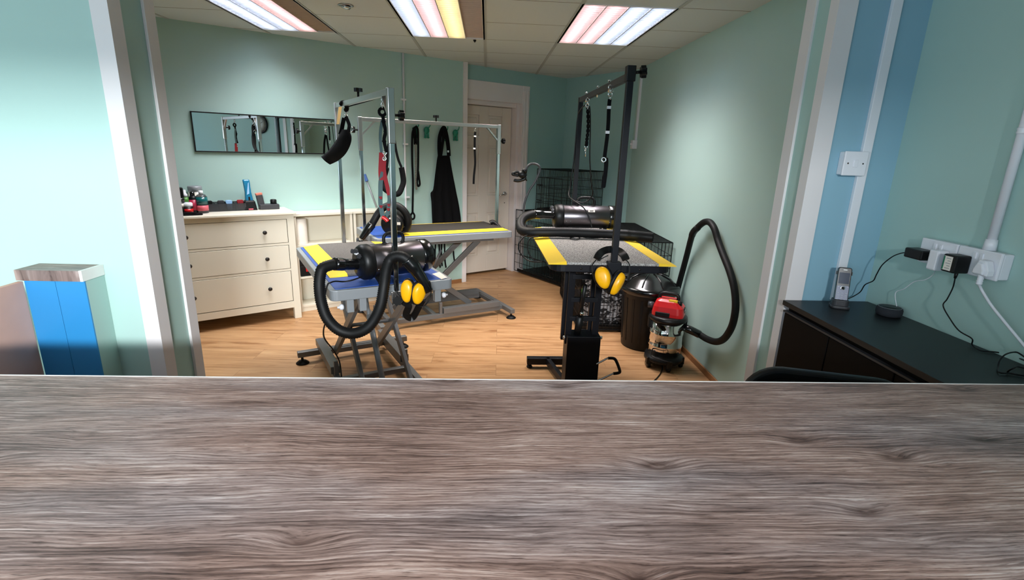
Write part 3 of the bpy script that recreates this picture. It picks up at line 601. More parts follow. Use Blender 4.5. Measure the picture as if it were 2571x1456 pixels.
for s, z0, z1 in ((1, .86, 1.905), (-1, .90, 1.885)):
    u = s*.60; g = G(T); g.bb((u-w/2, -w/2, z0), (u+w/2, w/2, z1)); p = obj('upright_post', g, 'blackm', TC, bevel=.002)
    g = G(T); g.bb((u-.022, -.034, .885), (u+.026, .034, 1.01)); obj('clamp', g, 'blackm', p, bevel=.004)
    if s > 0:
        g = G(T); g.bb((u-.021, -.021, 1.845), (u+.021, .021, 1.912)); obj('corner_cap', g, 'black', p, bevel=.003)
        g = G(T); knob(g, (u, .02, 1.885), (0, 1, .1), .024, .022, .028); obj('post_knob', g, 'black', p)
        g = G(T); knob(g, (u+.02, .02, .94), (.4, 1, 0), .022, .02, .03); obj('clamp_knob', g, 'black', p)
g = G(T); g.bb((-.60, -.012, 1.852), (.60, .012, 1.884)); tb_ = obj('top_bar', g, 'dark', TC, bevel=.002)
for u in (-.42, -.08, .2):
    g = G(T); g.lathe([(.004, -.045), (.004, .008), (.008, .01), (.008, .016), (0, .018)], (u, 0, 1.884)); obj('eye_bolt', g, 'steel', tb_)
mat_thing('grey speckled mat with yellow edges on the black table', TCm, -.59, .595, .987, .326, .092, 'matf', .013)

# ================================================================== DRYERS
def dryer(label, loc, rot, z0, L, r, hose=None, hr=.034, extra=None):
    """local x from the hose end to the motor end"""
    t = thing('dog_dryer', label, 'dryer', loc, rot); T = MW[t.name]; zc = z0+r+.016-loc[2]; ax = (1, 0, 0)
    g = G(T); g.lathe([(r*.97, 0), (r, .004), (r, L-.004), (r*.97, L)], (-L/2, 0, zc), ax, 40); obj('body_shell', g, 'dry', t)
    g = G(T); g.lathe([(0, -.04), (r*.45, -.04), (r*.50, -.034), (r*.86, -.034), (r*.96, -.026), (r*1.05, -.012), (r*1.05, .022), (r*1.0, .03)], (-L/2, 0, zc), ax, 40); fc = obj('front_cap', g, 'black', t)
    for k, a in enumerate((60, 100, 140)):
        g = G(T); p = V((-L/2-.03, r*.68*math.cos(R(a)), zc+r*.68*math.sin(R(a)))); knob(g, p, (-1, 0, .3), .011, .014, .012); obj('control_knob', g, 'dark', fc)
    g = G(T); g.bb((-L/2-.05, -.012, zc+r*.5), (-L/2-.03, .012, zc+r*.62)); obj('switch', g, 'socket', fc, bevel=.002)
    g = G(T); g.lathe([(.006, 0), (.006, .006), (0, .008)], (-L/2-.026, -r*.72, zc-.01), (-1, -.3, 0)); obj('power_lamp', g, 'greenl', fc)
    g = G(T); g.lathe([(r*1.0, -.03), (r*1.04, -.022), (r*1.04, .02), (r*.86, .045), (r*.5, .052), (0, .052)], (L/2, 0, zc), ax, 40); obj('rear_cap', g, 'blackg', t)
    for x in (-L*.36, L*.36):
        for y in (-1, 1):
            g = G(T); g.bar((x, y*r*.5, zc-r*.86), (x, y*r*.86, z0-loc[2]+.012), .022, .012); g.cyl((x, y*r*.86, z0-loc[2]), (x, y*r*.86, z0-loc[2]+.014), .010, n=10); obj('foot', g, 'black', t)
    for x in (-L*.30, -L*.38, L*.42):
        g = G(T); g.lathe([(.004, 0), (.004, .003), (0, .004)], (x, -r*.94, zc-r*.32), (0, -1, -.3)); obj('screw', g, 'steel', t)
    g = G(T); hh = .052; P = [(-.055, 0, zc+r-.006), (-.058, 0, zc+r+hh*.6), (-.035, 0, zc+r+hh), (.035, 0, zc+r+hh), (.058, 0, zc+r+hh*.6), (.055, 0, zc+r-.006)]
    g.tube(spl(P, 6), .0095, 10, corr=(.006, .12)); g.lathe([(.016, 0), (.012, .008)], (-.055, 0, zc+r-.004)); g.lathe([(.016, 0), (.012, .008)], (.055, 0, zc+r-.004)); obj('carry_handle', g, 'rubber', t)
    return t, T, zc
dA, dAm, zA = dryer('large silver dryer on the near silver table, its black hose hanging down in front', (-.510, 2.812, .817), R(37), .817, .35, .091)
path = [(-0.669, 2.7, 0.914), (-0.722, 2.64, 0.924), (-0.769, 2.58, 0.939), (-0.814, 2.54, 0.928), (-0.825, 2.52, 0.896), (-0.827, 2.5, 0.839), (-0.819, 2.49, 0.759), (-0.792, 2.48, 0.679), (-0.74, 2.48, 0.62), (-0.671, 2.48, 0.601), (-0.604, 2.48, 0.626), (-0.558, 2.49, 0.679), (-0.527, 2.5, 0.751), (-0.512, 2.52, 0.84), (-0.506, 2.55, 0.906), (-0.493, 2.58, 0.959), (-0.462, 2.58, 0.985), (-0.425, 2.575, 0.985), (-0.397, 2.575, 0.967)]
g = G(); g.tube(spl(path[2:], 8), .029, 14, corr=(.011, .1)); ho = obj('flexible_hose', g, 'rubber', dA)
g = G(); g.tube(spl(path[:3], 6), .028, 14, taper=lambda t: 1.05 if t < .6 else 1.2); obj('hose_connector', g, 'blackg', ho)
nz = [(-0.401, 2.575, 0.971), (-0.366, 2.575, 0.93), (-0.322, 2.57, 0.862), (-0.292, 2.57, 0.805)]
g = G(); g.tube(spl(nz, 5), .034, 14, taper=lambda t: 1.12 if t < .35 else 1.0-.5*(t-.35)); obj('nozzle', g, 'blackg', ho)
g = G(); g.tube(spl([dAm @ V((-.19, -.03, .04))]+[(-0.694, 2.62, 0.846), (-0.736, 2.6, 0.842), (-0.768, 2.57, 0.851), (-0.787, 2.545, 0.849), (-0.8, 2.54, 0.837), (-0.815, 2.53, 0.768), (-0.823, 2.55, 0.654), (-0.855, 2.6, 0.57), (-0.87, 2.66, 0.497), (-0.855, 2.75, 0.394), (-0.836, 2.78, 0.313), (-0.806, 2.7, 0.258)], 6), .0042, 8); obj('power_cable', g, 'black', dA)
q = V((-0.758, 4.149, 0.919)); DBL = (q.x+.135*math.cos(R(84)), q.y+.135*math.sin(R(84)), .817)
dB, dBm, zB = dryer('dryer seen end on, on the silver table before the apron', DBL, R(84), .817, .27, .086)
path = [(-0.659, 4.22, 0.859), (-0.638, 4.2, 0.921), (-0.648, 4.19, 0.987), (-0.68, 4.18, 1.036), (-0.724, 4.18, 1.063), (-0.775, 4.18, 1.065), (-0.828, 4.17, 1.043), (-0.87, 4.17, 1), (-0.902, 4.16, 0.946), (-0.929, 4.16, 0.9)]
g = G(); g.tube(spl(path, 6), .030, 12, corr=(.012, .09)); ho = obj('flexible_hose', g, 'rubber', dB)
nz = [(-0.923, 4.16, 0.91), (-0.951, 4.15, 0.872), (-0.985, 4.14, 0.824), (-1.007, 4.13, 0.793)]
g = G(); g.tube(spl(nz, 5), .032, 12, taper=lambda t: 1.1 if t < .4 else 1-.55*(t-.4)); obj('nozzle', g, 'blackg', ho)
g = G(); p = dBm @ V((-.187, -.055, zB+.012)); g.box((0, 0, 0), (.05, .004, .022), Matrix.Translation(p)); obj('label_plate', g, 'paper', dB)
dC, dCm, zC = dryer('silver dryer at the back of the black table, cable looped over it', (.685, 3.535, 1.0), R(1.5), 1.0, .375, .078)
path = [(0.469, 3.5, 1.104), (0.393, 3.48, 1.107), (0.319, 3.45, 1.112), (0.256, 3.4, 1.098), (0.222, 3.34, 1.066), (0.228, 3.26, 1.033), (0.275, 3.2, 1.029), (0.374, 3.18, 1.034), (0.5, 3.18, 1.038), (0.653, 3.18, 1.036), (0.804, 3.17, 1.034)]
g = G(); g.tube(spl(path[2:], 7), .031, 14, corr=(.011, .08)); ho = obj('flexible_hose', g, 'rubber', dC)
g = G(); g.tube(spl(path[:3], 6), .027, 14, taper=lambda t: 1.0 if t < .6 else 1.15); obj('hose_connector', g, 'blackg', ho)
nz = [(0.799, 3.17, 1.034), (0.866, 3.165, 1.031), (0.929, 3.16, 1.029), (0.986, 3.16, 1.025), (1.051, 3.155, 1.02)]
g = G(); g.tube(spl(nz, 5), .033, 14, taper=lambda t: 1.08 if t < .4 else 1.0); obj('nozzle', g, 'black', ho)
g = G(); g.tube(spl([(0.716, 3.42, 1.032), (0.697, 3.43, 1.097), (0.662, 3.44, 1.157), (0.619, 3.46, 1.191), (0.587, 3.52, 1.211), (0.573, 3.6, 1.233), (0.585, 3.64, 1.286), (0.597, 3.66, 1.368), (0.606, 3.66, 1.531), (0.611, 3.66, 1.742), (0.617, 3.62, 1.796), (0.621, 3.5, 1.818), (0.628, 3.4, 1.816), (0.643, 3.4, 1.79), (0.655, 3.4, 1.657), (0.667, 3.41, 1.484), (0.693, 3.43, 1.33), (0.71, 3.45, 1.261), (0.69, 3.47, 1.216), (0.65, 3.48, 1.195), (0.609, 3.5, 1.203)], 6), .0045, 8); obj('power_cable', g, 'black', dC)
g = G(); g.box((0, 0, 0), (.045, .002, .018), frame(dCm @ V((.03, -.078*.80, zC+.078*.61)), (1, 0, 0), (0, .8, -.6), (0, .6, .8))); obj('label_plate', g, 'paper', dC)
for k in range(3):
    g = G(); g.box((0, -.0015, .004-.004*k), (.03-.008*(k % 2), .001, .0016), frame(dCm @ V((.03, -.078*.80, zC+.078*.61)), (1, 0, 0), (0, .8, -.6), (0, .6, .8))); obj('print_line', g, 'dark', dC)
tag(obj('loose_cable', G().tube(spl([(0.326, 3.191, 1.006), (0.405, 3.218, 1.006), (0.529, 3.19, 1.006), (0.579, 3.243, 1.006), (0.592, 3.169, 1.006), (0.554, 3.092, 1.006), (0.527, 3.146, 1.006), (0.587, 3.229, 1.006), (0.642, 3.176, 1.006), (0.72, 3.188, 1.006)], 6)+[], .0035, 6), 'black', loc=(.55, 3.05, 1.0)), 'thin black cable coiled in front of the hose on black table', 'cable')
tag(obj('looped_cable', G().tube(spl([(0.322, 3.1, 1.019), (0.267, 3.08, 1.009), (0.254, 3.05, 0.962), (0.265, 3.02, 0.919), (0.301, 3, 0.887), (0.34, 2.98, 0.888), (0.29, 3, 0.882), (0.245, 3.05, 0.888), (0.207, 3.1, 0.926), (0.204, 3.12, 0.968), (0.235, 3.15, 1.006), (0.274, 3.18, 1.014)], 6), .0042, 8), 'black', loc=(.30, 3.1, .9)), 'black cable looping off the left side of the black table', 'cable')

# ================================================================== EAR DEFENDERS
def muffs(label, loc, cups, band, wires=()):
    t = thing('ear_defenders', label, 'ear defenders', loc, 0, 'yellow ear defenders')
    for p, nn, up, a, b, d in cups:
        nn = V(nn).normalized(); up = V(up); x = (up-nn*up.dot(nn)).normalized(); y = nn.cross(x); T = frame(p, x, y, nn)
        g = G(T); pr = [(1, -.35), (1.0, .1), (.93, .55), (.75, .85), (.4, .98), (0, 1)]; n = 28
        vs = [(a*r_*math.cos(2*math.pi*k/n), b*r_*math.sin(2*math.pi*k/n)*(1+.12*math.cos(2*math.pi*k/n)), d*z_) for r_, z_ in pr for k in range(n)]
        g.add(vs, [(i*n+k, i*n+(k+1) % n, (i+1)*n+(k+1) % n, (i+1)*n+k) for i in range(len(pr)-1) for k in range(n)], True)
        c = obj('ear_cup', g, 'muff', t)
        g = G(T); g.add([(a*.6+a*.22*math.cos(2*math.pi*k/16), b*.42*math.sin(2*math.pi*k/16), d*(.86 if z_ else .5)) for z_ in (0, 1) for k in range(16)], [(k, (k+1) % 16, 16+(k+1) % 16, 16+k) for k in range(16)]+[tuple(range(16, 32))], False); obj('cup_ridge', g, 'muff', c, bevel=.004)
        g = G(T); g.tube([(a*.93*math.cos(2*math.pi*k/28), b*.93*math.sin(2*math.pi*k/28), -d*.55) for k in range(28)], .012, 8, closed=True); g.prism([(a*.9*math.cos(2*math.pi*k/28), b*.9*math.sin(2*math.pi*k/28)) for k in range(28)], d*.3, Matrix.Translation((0, 0, -d*.6))); obj('cushion', g, 'rubber', c)
    g = G(); g.strap(spl(band, 8), .036, .012, (0, -1, .25)); hb = obj('headband', g, 'black', t)
    for w_ in wires:
        g = G(); g.tube(spl(w_, 6), .0028, 8); obj('yoke_wire', g, 'black', t)
    return t
pA = [(-0.402, 2.555, 0.809), (-0.343, 2.555, 0.798)]; 
muffs('yellow ear defenders hanging on the left silver table beside the black nozzle', (-.40, 2.6, .7), [(pA[0], (-.35, -1, .1), (0, 0, 1), .060, .033, .024), (pA[1], (.75, -1, -.1), (.25, 0, 1), .058, .036, .024)],
      [(-0.429, 2.6, 0.739), (-0.406, 2.62, 0.709), (-0.426, 2.66, 0.646), (-0.398, 2.7, 0.617), (-0.354, 2.64, 0.699), (-0.327, 2.6, 0.752)], [[(-0.378, 2.58, 0.74), (-0.332, 2.6, 0.712), (-0.293, 2.6, 0.753), (-0.286, 2.63, 0.801), (-0.297, 2.66, 0.839)], [(-0.435, 2.6, 0.765), (-0.463, 2.62, 0.781), (-0.477, 2.64, 0.826), (-0.468, 2.64, 0.852)]])
pC = [(0.576, 2.4, 0.94), (0.647, 2.4, 0.912)]
muffs('yellow ear defenders hanging on the front post of the black table', (.6, 2.42, .8), [(pC[0], (-.55, -1, .15), (-.45, 0, 1), .056, .037, .026), (pC[1], (.9, -.75, -.35), (.6, 0, 1), .060, .033, .026)],
      [(0.548, 2.44, 1.025), (0.559, 2.46, 1.039), (0.585, 2.5, 1.05), (0.62, 2.53, 1.055), (0.652, 2.53, 1.056), (0.674, 2.5, 1.052), (0.685, 2.46, 1.042), (0.693, 2.44, 1.024)], [[(0.542, 2.43, 1.023), (0.522, 2.41, 1.003), (0.52, 2.4, 0.973), (0.536, 2.4, 0.924), (0.56, 2.41, 0.891)], [(0.69, 2.43, 1.026), (0.703, 2.41, 1.007), (0.704, 2.4, 0.967), (0.7, 2.4, 0.927), (0.689, 2.41, 0.902)], [(0.551, 2.44, 1.015), (0.577, 2.43, 1.034), (0.599, 2.43, 1.046)]])

# ================================================================== WIRE CRATES
def crate(label, near, ux, uy, lx, ly, h, z0, dv=.03, dh=.11, tray=True, loc=None):
    """near corner; ux, uy along the two base edges"""
    ux, uy = V(ux).normalized(), V(uy).normalized(); p0 = V((*near, z0)); t = thing('dog_crate', label, 'crate', p0+ux*lx/2+uy*ly/2)
    def panel(name, o, a, la, b, lb, da, db, rw=.0023, fr=.0045):
        g = G(); n = max(2, round(la/da)); m = max(2, round(lb/db))
        for i in range(n+1): q = o+a*(la*i/n); r_ = fr if i in (0, n) else rw; g.tube([q, q+b*lb], r_, 5, caps=False)
        for j in range(m+1): q = o+b*(lb*j/m); r_ = fr if j in (0, m) else rw*1.15; g.tube([q, q+a*la], r_, 5, caps=False)
        return obj(name, g, 'black', t)
    zz = V((0, 0, h))
    zb = .02; o = p0+Z*zb; hh = h-zb
    panel('long_side_panel', o, ux, lx, Z, hh, dv, dh); panel('long_side_panel', o+uy*ly, ux, lx, Z, hh, dv, dh)
    panel('end_panel', o, uy, ly, Z, hh, dv, dh); panel('end_panel', o+ux*lx, uy, ly, Z, hh, dv, dh)
    panel('roof_panel', p0+zz, ux, lx, uy, ly, dv, dh*1.5)
    g = G(); T = frame(p0, ux, uy, ux.cross(uy)); k = 1 if ux.cross(uy).z > 0 else -1
    g = G(T); g.bb((.01, .01, k*.012), (lx-.01, ly-.01, k*.022))
    for lo, hi in (((.008, .008, k*.012), (lx-.008, .016, k*.05)), ((.008, ly-.016, k*.012), (lx-.008, ly-.008, k*.05)), ((.008, .008, k*.012), (.016, ly-.008, k*.05)), ((lx-.016, .008, k*.012), (lx-.008, ly-.008, k*.05))): g.bb(lo, hi)
    obj('floor_tray', g, 'black', t)
    return t, panel, p0, ux, uy
# big crate along the right wall, end toward us
t, pan, p0, ux, uy = crate('large wire crate along the right wall behind the bin', (.825, 4.20), (0, 1, 0), (1, 0, 0), 1.16, .755, .81, 0)
g = G(); d0 = p0+V((.05, -.006, .07)); 
for k in range(9): g.tube([d0+V((.08*k, 0, 0)), d0+V((.08*k, 0, .6))], .002, 5)
for z_ in (0, .2, .4, .6): g.tube([d0+Z*z_, d0+V((.64, 0, z_))], .003, 5)
dd = obj('crate_door', g, 'black', t)
g = G(); g.bar(d0+V((.58, -.006, .30)), d0+V((.70, -.006, .30)), .008, .012); g.tube([d0+V((.60, -.01, .30)), d0+V((.60, -.03, .28)), d0+V((.60, -.03, .24))], .003, 6); obj('latch', g, 'black', dd)
# blanket draped inside
g = G(); nx, nz = 16, 20; vs = []
for j in range(nz+1):
    for i in range(nx+1):
        f = j/nz; x = .87+.64*i/nx; y = 4.26+(.0 if f < .62 else (f-.62)*1.6); z_ = .06+.44*min(f/.62, 1)+.02*math.sin(i*1.3)*(f > .6)
        vs.append((x, y+.008*math.sin(i*.9+j*.7), z_))
g.add(vs, [(j*(nx+1)+i, j*(nx+1)+i+1, (j+1)*(nx+1)+i+1, (j+1)*(nx+1)+i) for j in range(nz) for i in range(nx)], True)
b = tag(obj('patterned_blanket', g, 'blanket', loc=(1.2, 4.3, .05)), 'black and grey patterned blanket lining the front of the large crate', 'blanket'); m_ = b.modifiers.new('thick', 'SOLIDIFY'); m_.thickness = .012
g = G(); g.prism(rrect(.6, .95, .08), .07, Matrix.Translation((1.2, 4.80, .03))); tag(obj('pet_bed', g, 'puck', loc=(1.2, 4.80, .03), bevel=.02), 'flat dark pet bed on the tray of the large crate', 'bed')
g = G(); g.ball((1.03, 4.95, .16), .05, (1.2, 1, .9)); g.ball((1.10, 4.93, .15), .035); tag(obj('soft_toy', g, 'lime', loc=(1.05, 4.95, .1)), 'small green toy lying far inside the large crate', 'toy')
# middle crate in the corner, small crate on top
cu, cv = V((.559, -.829, 0)), V((.829, .559, 0)); c2 = V((.372, 6.44, 0))
t, pan, p0, ux, uy = crate('middle wire crate in the corner beside the white door', c2[:2], cu, cv, 1.02, .60, .80, 0)
g = G(); o = p0+cu*.12-cv*.008+Z*.08
for k in range(14): g.tube([o+cu*(.05*k), o+cu*(.05*k)+Z*.62], .002, 5)
for z_ in (0, .16, .31, .46, .62): g.tube([o+Z*z_, o+cu*.65+Z*z_], .003, 5)
obj('crate_door', g, 'black', t)
c3 = V((.93, 5.70))-V(cu[:2])*.60
t, pan, p0, ux, uy = crate('small wire crate stacked on top of the middle crate', c3, cu, cv, .60, .50, .51, .805, .024, .095)
g = G(); o = p0+cu*.10-cv*.007+Z*.06
for k in range(9): g.tube([o+cu*(.045*k), o+cu*(.045*k)+Z*.36], .002, 5)
for z_ in (0, .12, .24, .36): g.tube([o+Z*z_, o+cu*.36+Z*z_], .003, 5)
dd = obj('crate_door', g, 'black', t)
for z_ in (.09, .27):
    g = G(); g.bar(o+cu*.02-cv*.008+Z*z_, o-cu*.07-cv*.008+Z*z_, .006, .01); g.tube([o+cu*.0-cv*.01+Z*z_, o-cv*.03+Z*(z_-.01), o-cv*.03+Z*(z_-.05)], .003, 6); obj('latch', g, 'black', dd)
# gooseneck clamp standing at the back left of the black table
t = thing('gooseneck_clamp', 'bendy grey hose holder with black jaws rising behind the hose', 'clamp', (.305, 3.60, .98))
g = G(); g.tube(spl([(0.28, 3.6, 1.002), (0.262, 3.6, 1.1), (0.265, 3.6, 1.17), (0.292, 3.6, 1.253), (0.334, 3.6, 1.322), (0.359, 3.6, 1.385), (0.36, 3.6, 1.417), (0.34, 3.6, 1.435), (0.306, 3.6, 1.44), (0.28, 3.6, 1.425), (0.264, 3.6, 1.398)], 7), .008, 10, corr=(.007, .1)); obj('gooseneck', g, 'dark', t)
jw = [(0.264, 3.6, 1.404), (0.254, 3.6, 1.382), (0.243, 3.6, 1.365), (0.21, 3.6, 1.381), (0.18, 3.6, 1.374), (0.177, 3.6, 1.363), (0.216, 3.6, 1.357), (0.184, 3.6, 1.326), (0.217, 3.6, 1.322), (0.261, 3.6, 1.339), (0.275, 3.6, 1.323)]
g = G(); g.cyl(jw[0], jw[1], .014, .02); g.ball(jw[2], .032, (1, .7, .8)); h_ = obj('clamp_head', g, 'black', t)
g = G(); g.tube(spl([jw[2], jw[3], jw[4], jw[5], jw[6]], 6), .009, 8); obj('jaw', g, 'black', h_)
g = G(); g.tube(spl([jw[2], jw[9], jw[8], jw[7]], 6), .011, 8); obj('jaw', g, 'black', h_)
g = G(); g.tube([jw[2], jw[10]], .010, 8, taper=lambda t: 1-.6*t); obj('wing_screw', g, 'black', h_)
g = G(); g.bb((.285, 3.575, .935), (.33, 3.63, 1.015)); obj('base_clamp', g, 'black', t, bevel=.004)

# ================================================================== BIN AND VACUUM
bx, by = 1.325, 3.925
t = thing('dustbin', 'tall glossy black dustbin with domed ribbed lid', 'bin', (bx, by, 0))
g = G(); g.lathe([(0, .004), (.178, .004), (.182, .0), (.186, .02), (.207, .44), (.215, .46), (.213, .47), (.2, .47)], (bx, by, 0), n=40); obj('bin_body', g, 'black', t)
g = G()
for k in range(18):
    a = R(20*k); g.bar((bx+.188*math.cos(a), by+.188*math.sin(a), .06), (bx+.206*math.cos(a), by+.206*math.sin(a), .42), .02, .0045, (math.cos(a), math.sin(a), 0))
obj('side_rib', g, 'black', t)
g = G(); g.lathe([(.224, .462), (.240, .465), (.242, .50), (.232, .517), (.215, .524), (.16, .575), (.09, .605), (0, .615)], (bx, by, 0), n=48); li = obj('lid', g, 'blackg', t)
g = G()
for k in range(8):
    a = R(45*k+12); P = [(.205, .532), (.16, .581), (.1, .607), (.05, .616)]; g.tube([(bx+r_*math.cos(a), by+r_*math.sin(a), z_-.002) for r_, z_ in P], .006, 6)
obj('lid_rib', g, 'blackg', li)
vx, vy = 1.345, 3.50
t = thing('vacuum_cleaner', 'red topped steel drum vacuum cleaner beside the black bin', 'vacuum cleaner', (vx, vy, 0)); vT = Matrix.Translation((vx, vy, 0)) @ Matrix.Rotation(R(-28), 4, 'Z')
g = G(); pr = [(.118, .085)]
for z_ in (.175, .27): pr += [(.119, z_-.01), (.1225, z_-.004), (.1225, z_+.004), (.119, z_+.01)]
pr += [(.119, .372), (.10, .372)]; g.lathe(pr, (vx, vy, 0), n=48); obj('steel_drum', g, 'chrome', t)
g = G(); g.lathe([(0, .05), (.135, .05), (.142, .06), (.138, .088), (.12, .092), (.118, .1)], (vx, vy, 0), n=40); bs = obj('base', g, 'black', t)
for k in range(5):
    a = R(72*k-18); x, y = vx+.128*math.cos(a), vy+.128*math.sin(a); g = G(); g.cyl((x-.012, y, .024), (x+.012, y, .024), .024, n=14); g.bb((x-.02, y-.02, .03), (x+.02, y+.02, .085)); obj('castor', g, 'black', bs, bevel=.004)
g = G(); g.lathe([(.12, .362), (.134, .366), (.138, .378), (.136, .395), (.12, .402), (.0, .404)], (vx, vy, 0), n=40); obj('lid_rim', g, 'black', t)
for a in (200, 20):
    q = vT @ V((.128*math.cos(R(a)), .128*math.sin(R(a)), .34)); g = G(); g.box((0, 0, 0), (.022, .045, .085), Matrix.Translation(q) @ Matrix.Rotation(R(a-28), 4, 'Z')); obj('catch', g, 'black', t, bevel=.005)
g = G(vT); lo = rrect(.225, .17, .045); vs = []; n = len(lo)
for sc, z_, dx in ((1, .398, 0), (1.0, .425, 0), (.93, .47, 0), (.72, .508, -.01), (.5, .522, -.015)): vs += [(x*sc+dx, y*sc, z_) for x, y in lo]
g.add(vs, [(i*n+k, i*n+(k+1) % n, (i+1)*n+(k+1) % n, (i+1)*n+k) for i in range(4) for k in range(n)]+[tuple(range(4*n, 5*n)), tuple(reversed(range(n)))]); hd = obj('motor_head', g, 'red', t, bevel=.006)
g = G(vT); g.bb((-.08, -.094, .405), (.02, -.075, .435)); obj('side_vent', g, 'black', hd, bevel=.004)
g = G(vT); g.bb((.098, -.028, .425), (.112, .028, .468)); bd = obj('badge', g, 'black', hd, bevel=.003)
g = G(vT); g.bb((.1115, -.02, .447), (.1135, .02, .452)); obj('badge_line', g, 'socket', bd)
g = G(vT); g.tube(spl([(-.075, .0, .50), (-.07, 0, .54), (-.045, 0, .558), (.03, 0, .558), (.055, 0, .545), (.06, 0, .50)], 6), .013, 10); obj('carry_handle', g, 'black', t)
g = G(vT); g.bb((.0, -.055, .508), (.06, -.035, .524)); obj('yellow_sticker', g, 'cardy', hd)
g = G(vT); g.lathe([(.02, .49), (.02, .517), (.013, .522), (0, .523)], (.072, -.03, 0)); obj('switch', g, 'black', hd)
g = G(vT); g.cyl((-.11, .0, .455), (-.15, 0, .455), .024); obj('blower_port', g, 'dark', hd)
hp = [(1.397, 3.46, 0.345), (1.433, 3.44, 0.328), (1.47, 3.38, 0.326)]+[(1.545, 3.389, 0.29)]+[(1.562, 3.291, 0.291), (1.562, 3.152, 0.325), (1.562, 3.052, 0.386), (1.562, 2.985, 0.479), (1.562, 2.964, 0.566), (1.562, 2.976, 0.654), (1.562, 3.026, 0.743), (1.562, 3.113, 0.825), (1.562, 3.23, 0.905), (1.562, 3.332, 0.98)]+[(1.555, 3.396, 1.051), (1.555, 3.477, 1.083), (1.555, 3.563, 1.076), (1.555, 3.637, 1.043)]+[(1.54, 3.663, 1.009)]
g = G(); g.tube(spl(hp[2:], 7), .0235, 12, corr=(.010, .06)); ho = obj('suction_hose', g, 'rubber', t)
g = G(); g.tube(spl(hp[:4], 6), .026, 12, taper=lambda t: 1.25 if t < .3 else (1.0 if t < .55 else 1.12)); obj('hose_cuff', g, 'blackg', ho)
wd = [(1.545, 3.65, 1.023), (1.545, 3.718, 0.977)]+[(1.55, 3.758, 0.919)]+[(1.572, 3.863, 0.743), (1.572, 3.928, 0.548), (1.572, 3.967, 0.42)]
g = G(); g.tube(spl(wd, 5), .0225, 12, taper=lambda t: 1.12 if t < .35 else 1.); obj('wand', g, 'black', ho)
g = G(); g.tube(spl([(vx-.10, vy-.05, .16), (vx-.125, vy-.09, .11), (vx-.06, vy-.15, .10), (vx+.0, vy-.16, .09)]+[(1.34, 3.605, 0.006), (1.341, 3.514, 0.006), (1.319, 3.42, 0.006), (1.256, 3.302, 0.006), (1.179, 3.197, 0.006), (1.11, 3.109, 0.006)], 6), .0038, 6); obj('power_cable', g, 'black', t)

# ================================================================== DRESSER AND WHAT STANDS ON IT
DT = .955
t = thing('chest_of_drawers', 'cream chest of three drawers with dark round knobs', 'chest of drawers', WP(.27, .22, 0), 0)
a0, a1, nf = -.265, .802, .415
g = G(WT); wbox(g, a0+.02, a1-.02, .02, nf-.012, .12, .93); wbox(g, a0+.05, a1-.05, nf-.02, nf, .895, .935); wbox(g, a0+.05, a1-.05, nf-.02, nf, .105, .165)
for z_ in (.443, .672): wbox(g, a0+.05, a1-.05, nf-.02, nf-.001, z_, z_+.02)
obj('carcass', g, 'cream', t, bevel=.002)
for s_ in (a0, a1-.058):
    for n0 in (.02, nf-.05):
        g = G(WT); wbox(g, s_, s_+.058, n0, n0+.052, 0, .936); obj('leg', g, 'cream', t, bevel=.003)
g = G(WT); wbox(g, a0-.018, a1+.016, .01, .445, .935, DT); obj('top', g, 'cream', t, bevel=.004)
for z0, z1 in ((.170, .440), (.466, .669), (.695, .892)):
    g = G(WT); wbox(g, a0+.062, a1-.062, nf-.03, nf+.001, z0, z1); d = obj('drawer', g, 'cream', t, bevel=.002)
    for s_ in (-.003, .558):
        g = G(WT); zc = (z0+z1)/2; g.lathe([(.007, 0), (.007, .012), (.0155, .016), (.017, .023), (.012, .029), (0, .030)], (s_, -nf, zc), (0, -1, 0)); obj('knob', g, 'knob', d)
    g = G(WT); wbox(g, a0+.058, a1-.058, nf-.032, nf-.006, z0-.004, z1+.004); obj('gap', g, 'carcass', d)
A34 = math.atan2(.5591, .8291)
def stand(name, label, cat, p, group=None, dz=0): return thing(name, label, cat, (p[0], p[1], p[2]+dz), A34, group)
def bottle(name, label, cat, p, parts, group=None):
    """parts: (name, material, profile)"""
    t = stand(name, label, cat, p, group); o = t.location
    for nm, m_, pr in parts: g = G(); g.lathe(pr, o, n=28); obj(nm, g, m_, t)
    return t
GR = 'grooming products on the chest of drawers'
P = [(-2.45, 4.202, 0.955), (-2.424, 4.268, 0.955), (-2.379, 4.34, 0.955), (-2.286, 4.247, 0.955), (-2.34, 4.222, 0.955), (-2.359, 4.167, 0.955), (-2.402, 4.138, 0.955), (-2.328, 4.091, 0.955), (-2.25, 4.373, 0.955), (-2.13, 4.454, 0.955), (-2.038, 4.522, 0.955), (-1.911, 4.608, 0.955)]
t = stand('storage_box', 'tall black storage box at the far left of the dresser top', 'box', P[0], GR); T = MW[t.name]
g = G(T); g.bb((-.05, -.035, 0), (.045, .035, .20)); obj('box_body', g, 'black', t, bevel=.004)
g = G(T); g.bb((-.04, -.0365, .07), (.03, -.035, .10)); obj('blue_print', g, 'skyb', t)
bottle('spray_bottle', 'green bottle with a white spray top behind the small jars', 'bottle', P[1], [('bottle_body', 'lime', [(.026, 0), (.028, .005), (.028, .10), (.02, .118), (.014, .122)]), ('spray_cap', 'socket', [(.018, .12), (.018, .145), (.011, .15), (.009, .178), (0, .18)])], GR)
bottle('plastic_tub', 'large clear tub with grey lid behind the teal bottle', 'tub', P[2], [('tub_body', 'whedge', [(.046, 0), (.05, .006), (.05, .155), (.044, .168)]), ('label_band', 'cream', [(.0506, .06), (.0506, .15)]), ('lid', 'frame', [(.05, .166), (.052, .168), (.052, .20), (.046, .206), (0, .206)])], GR)
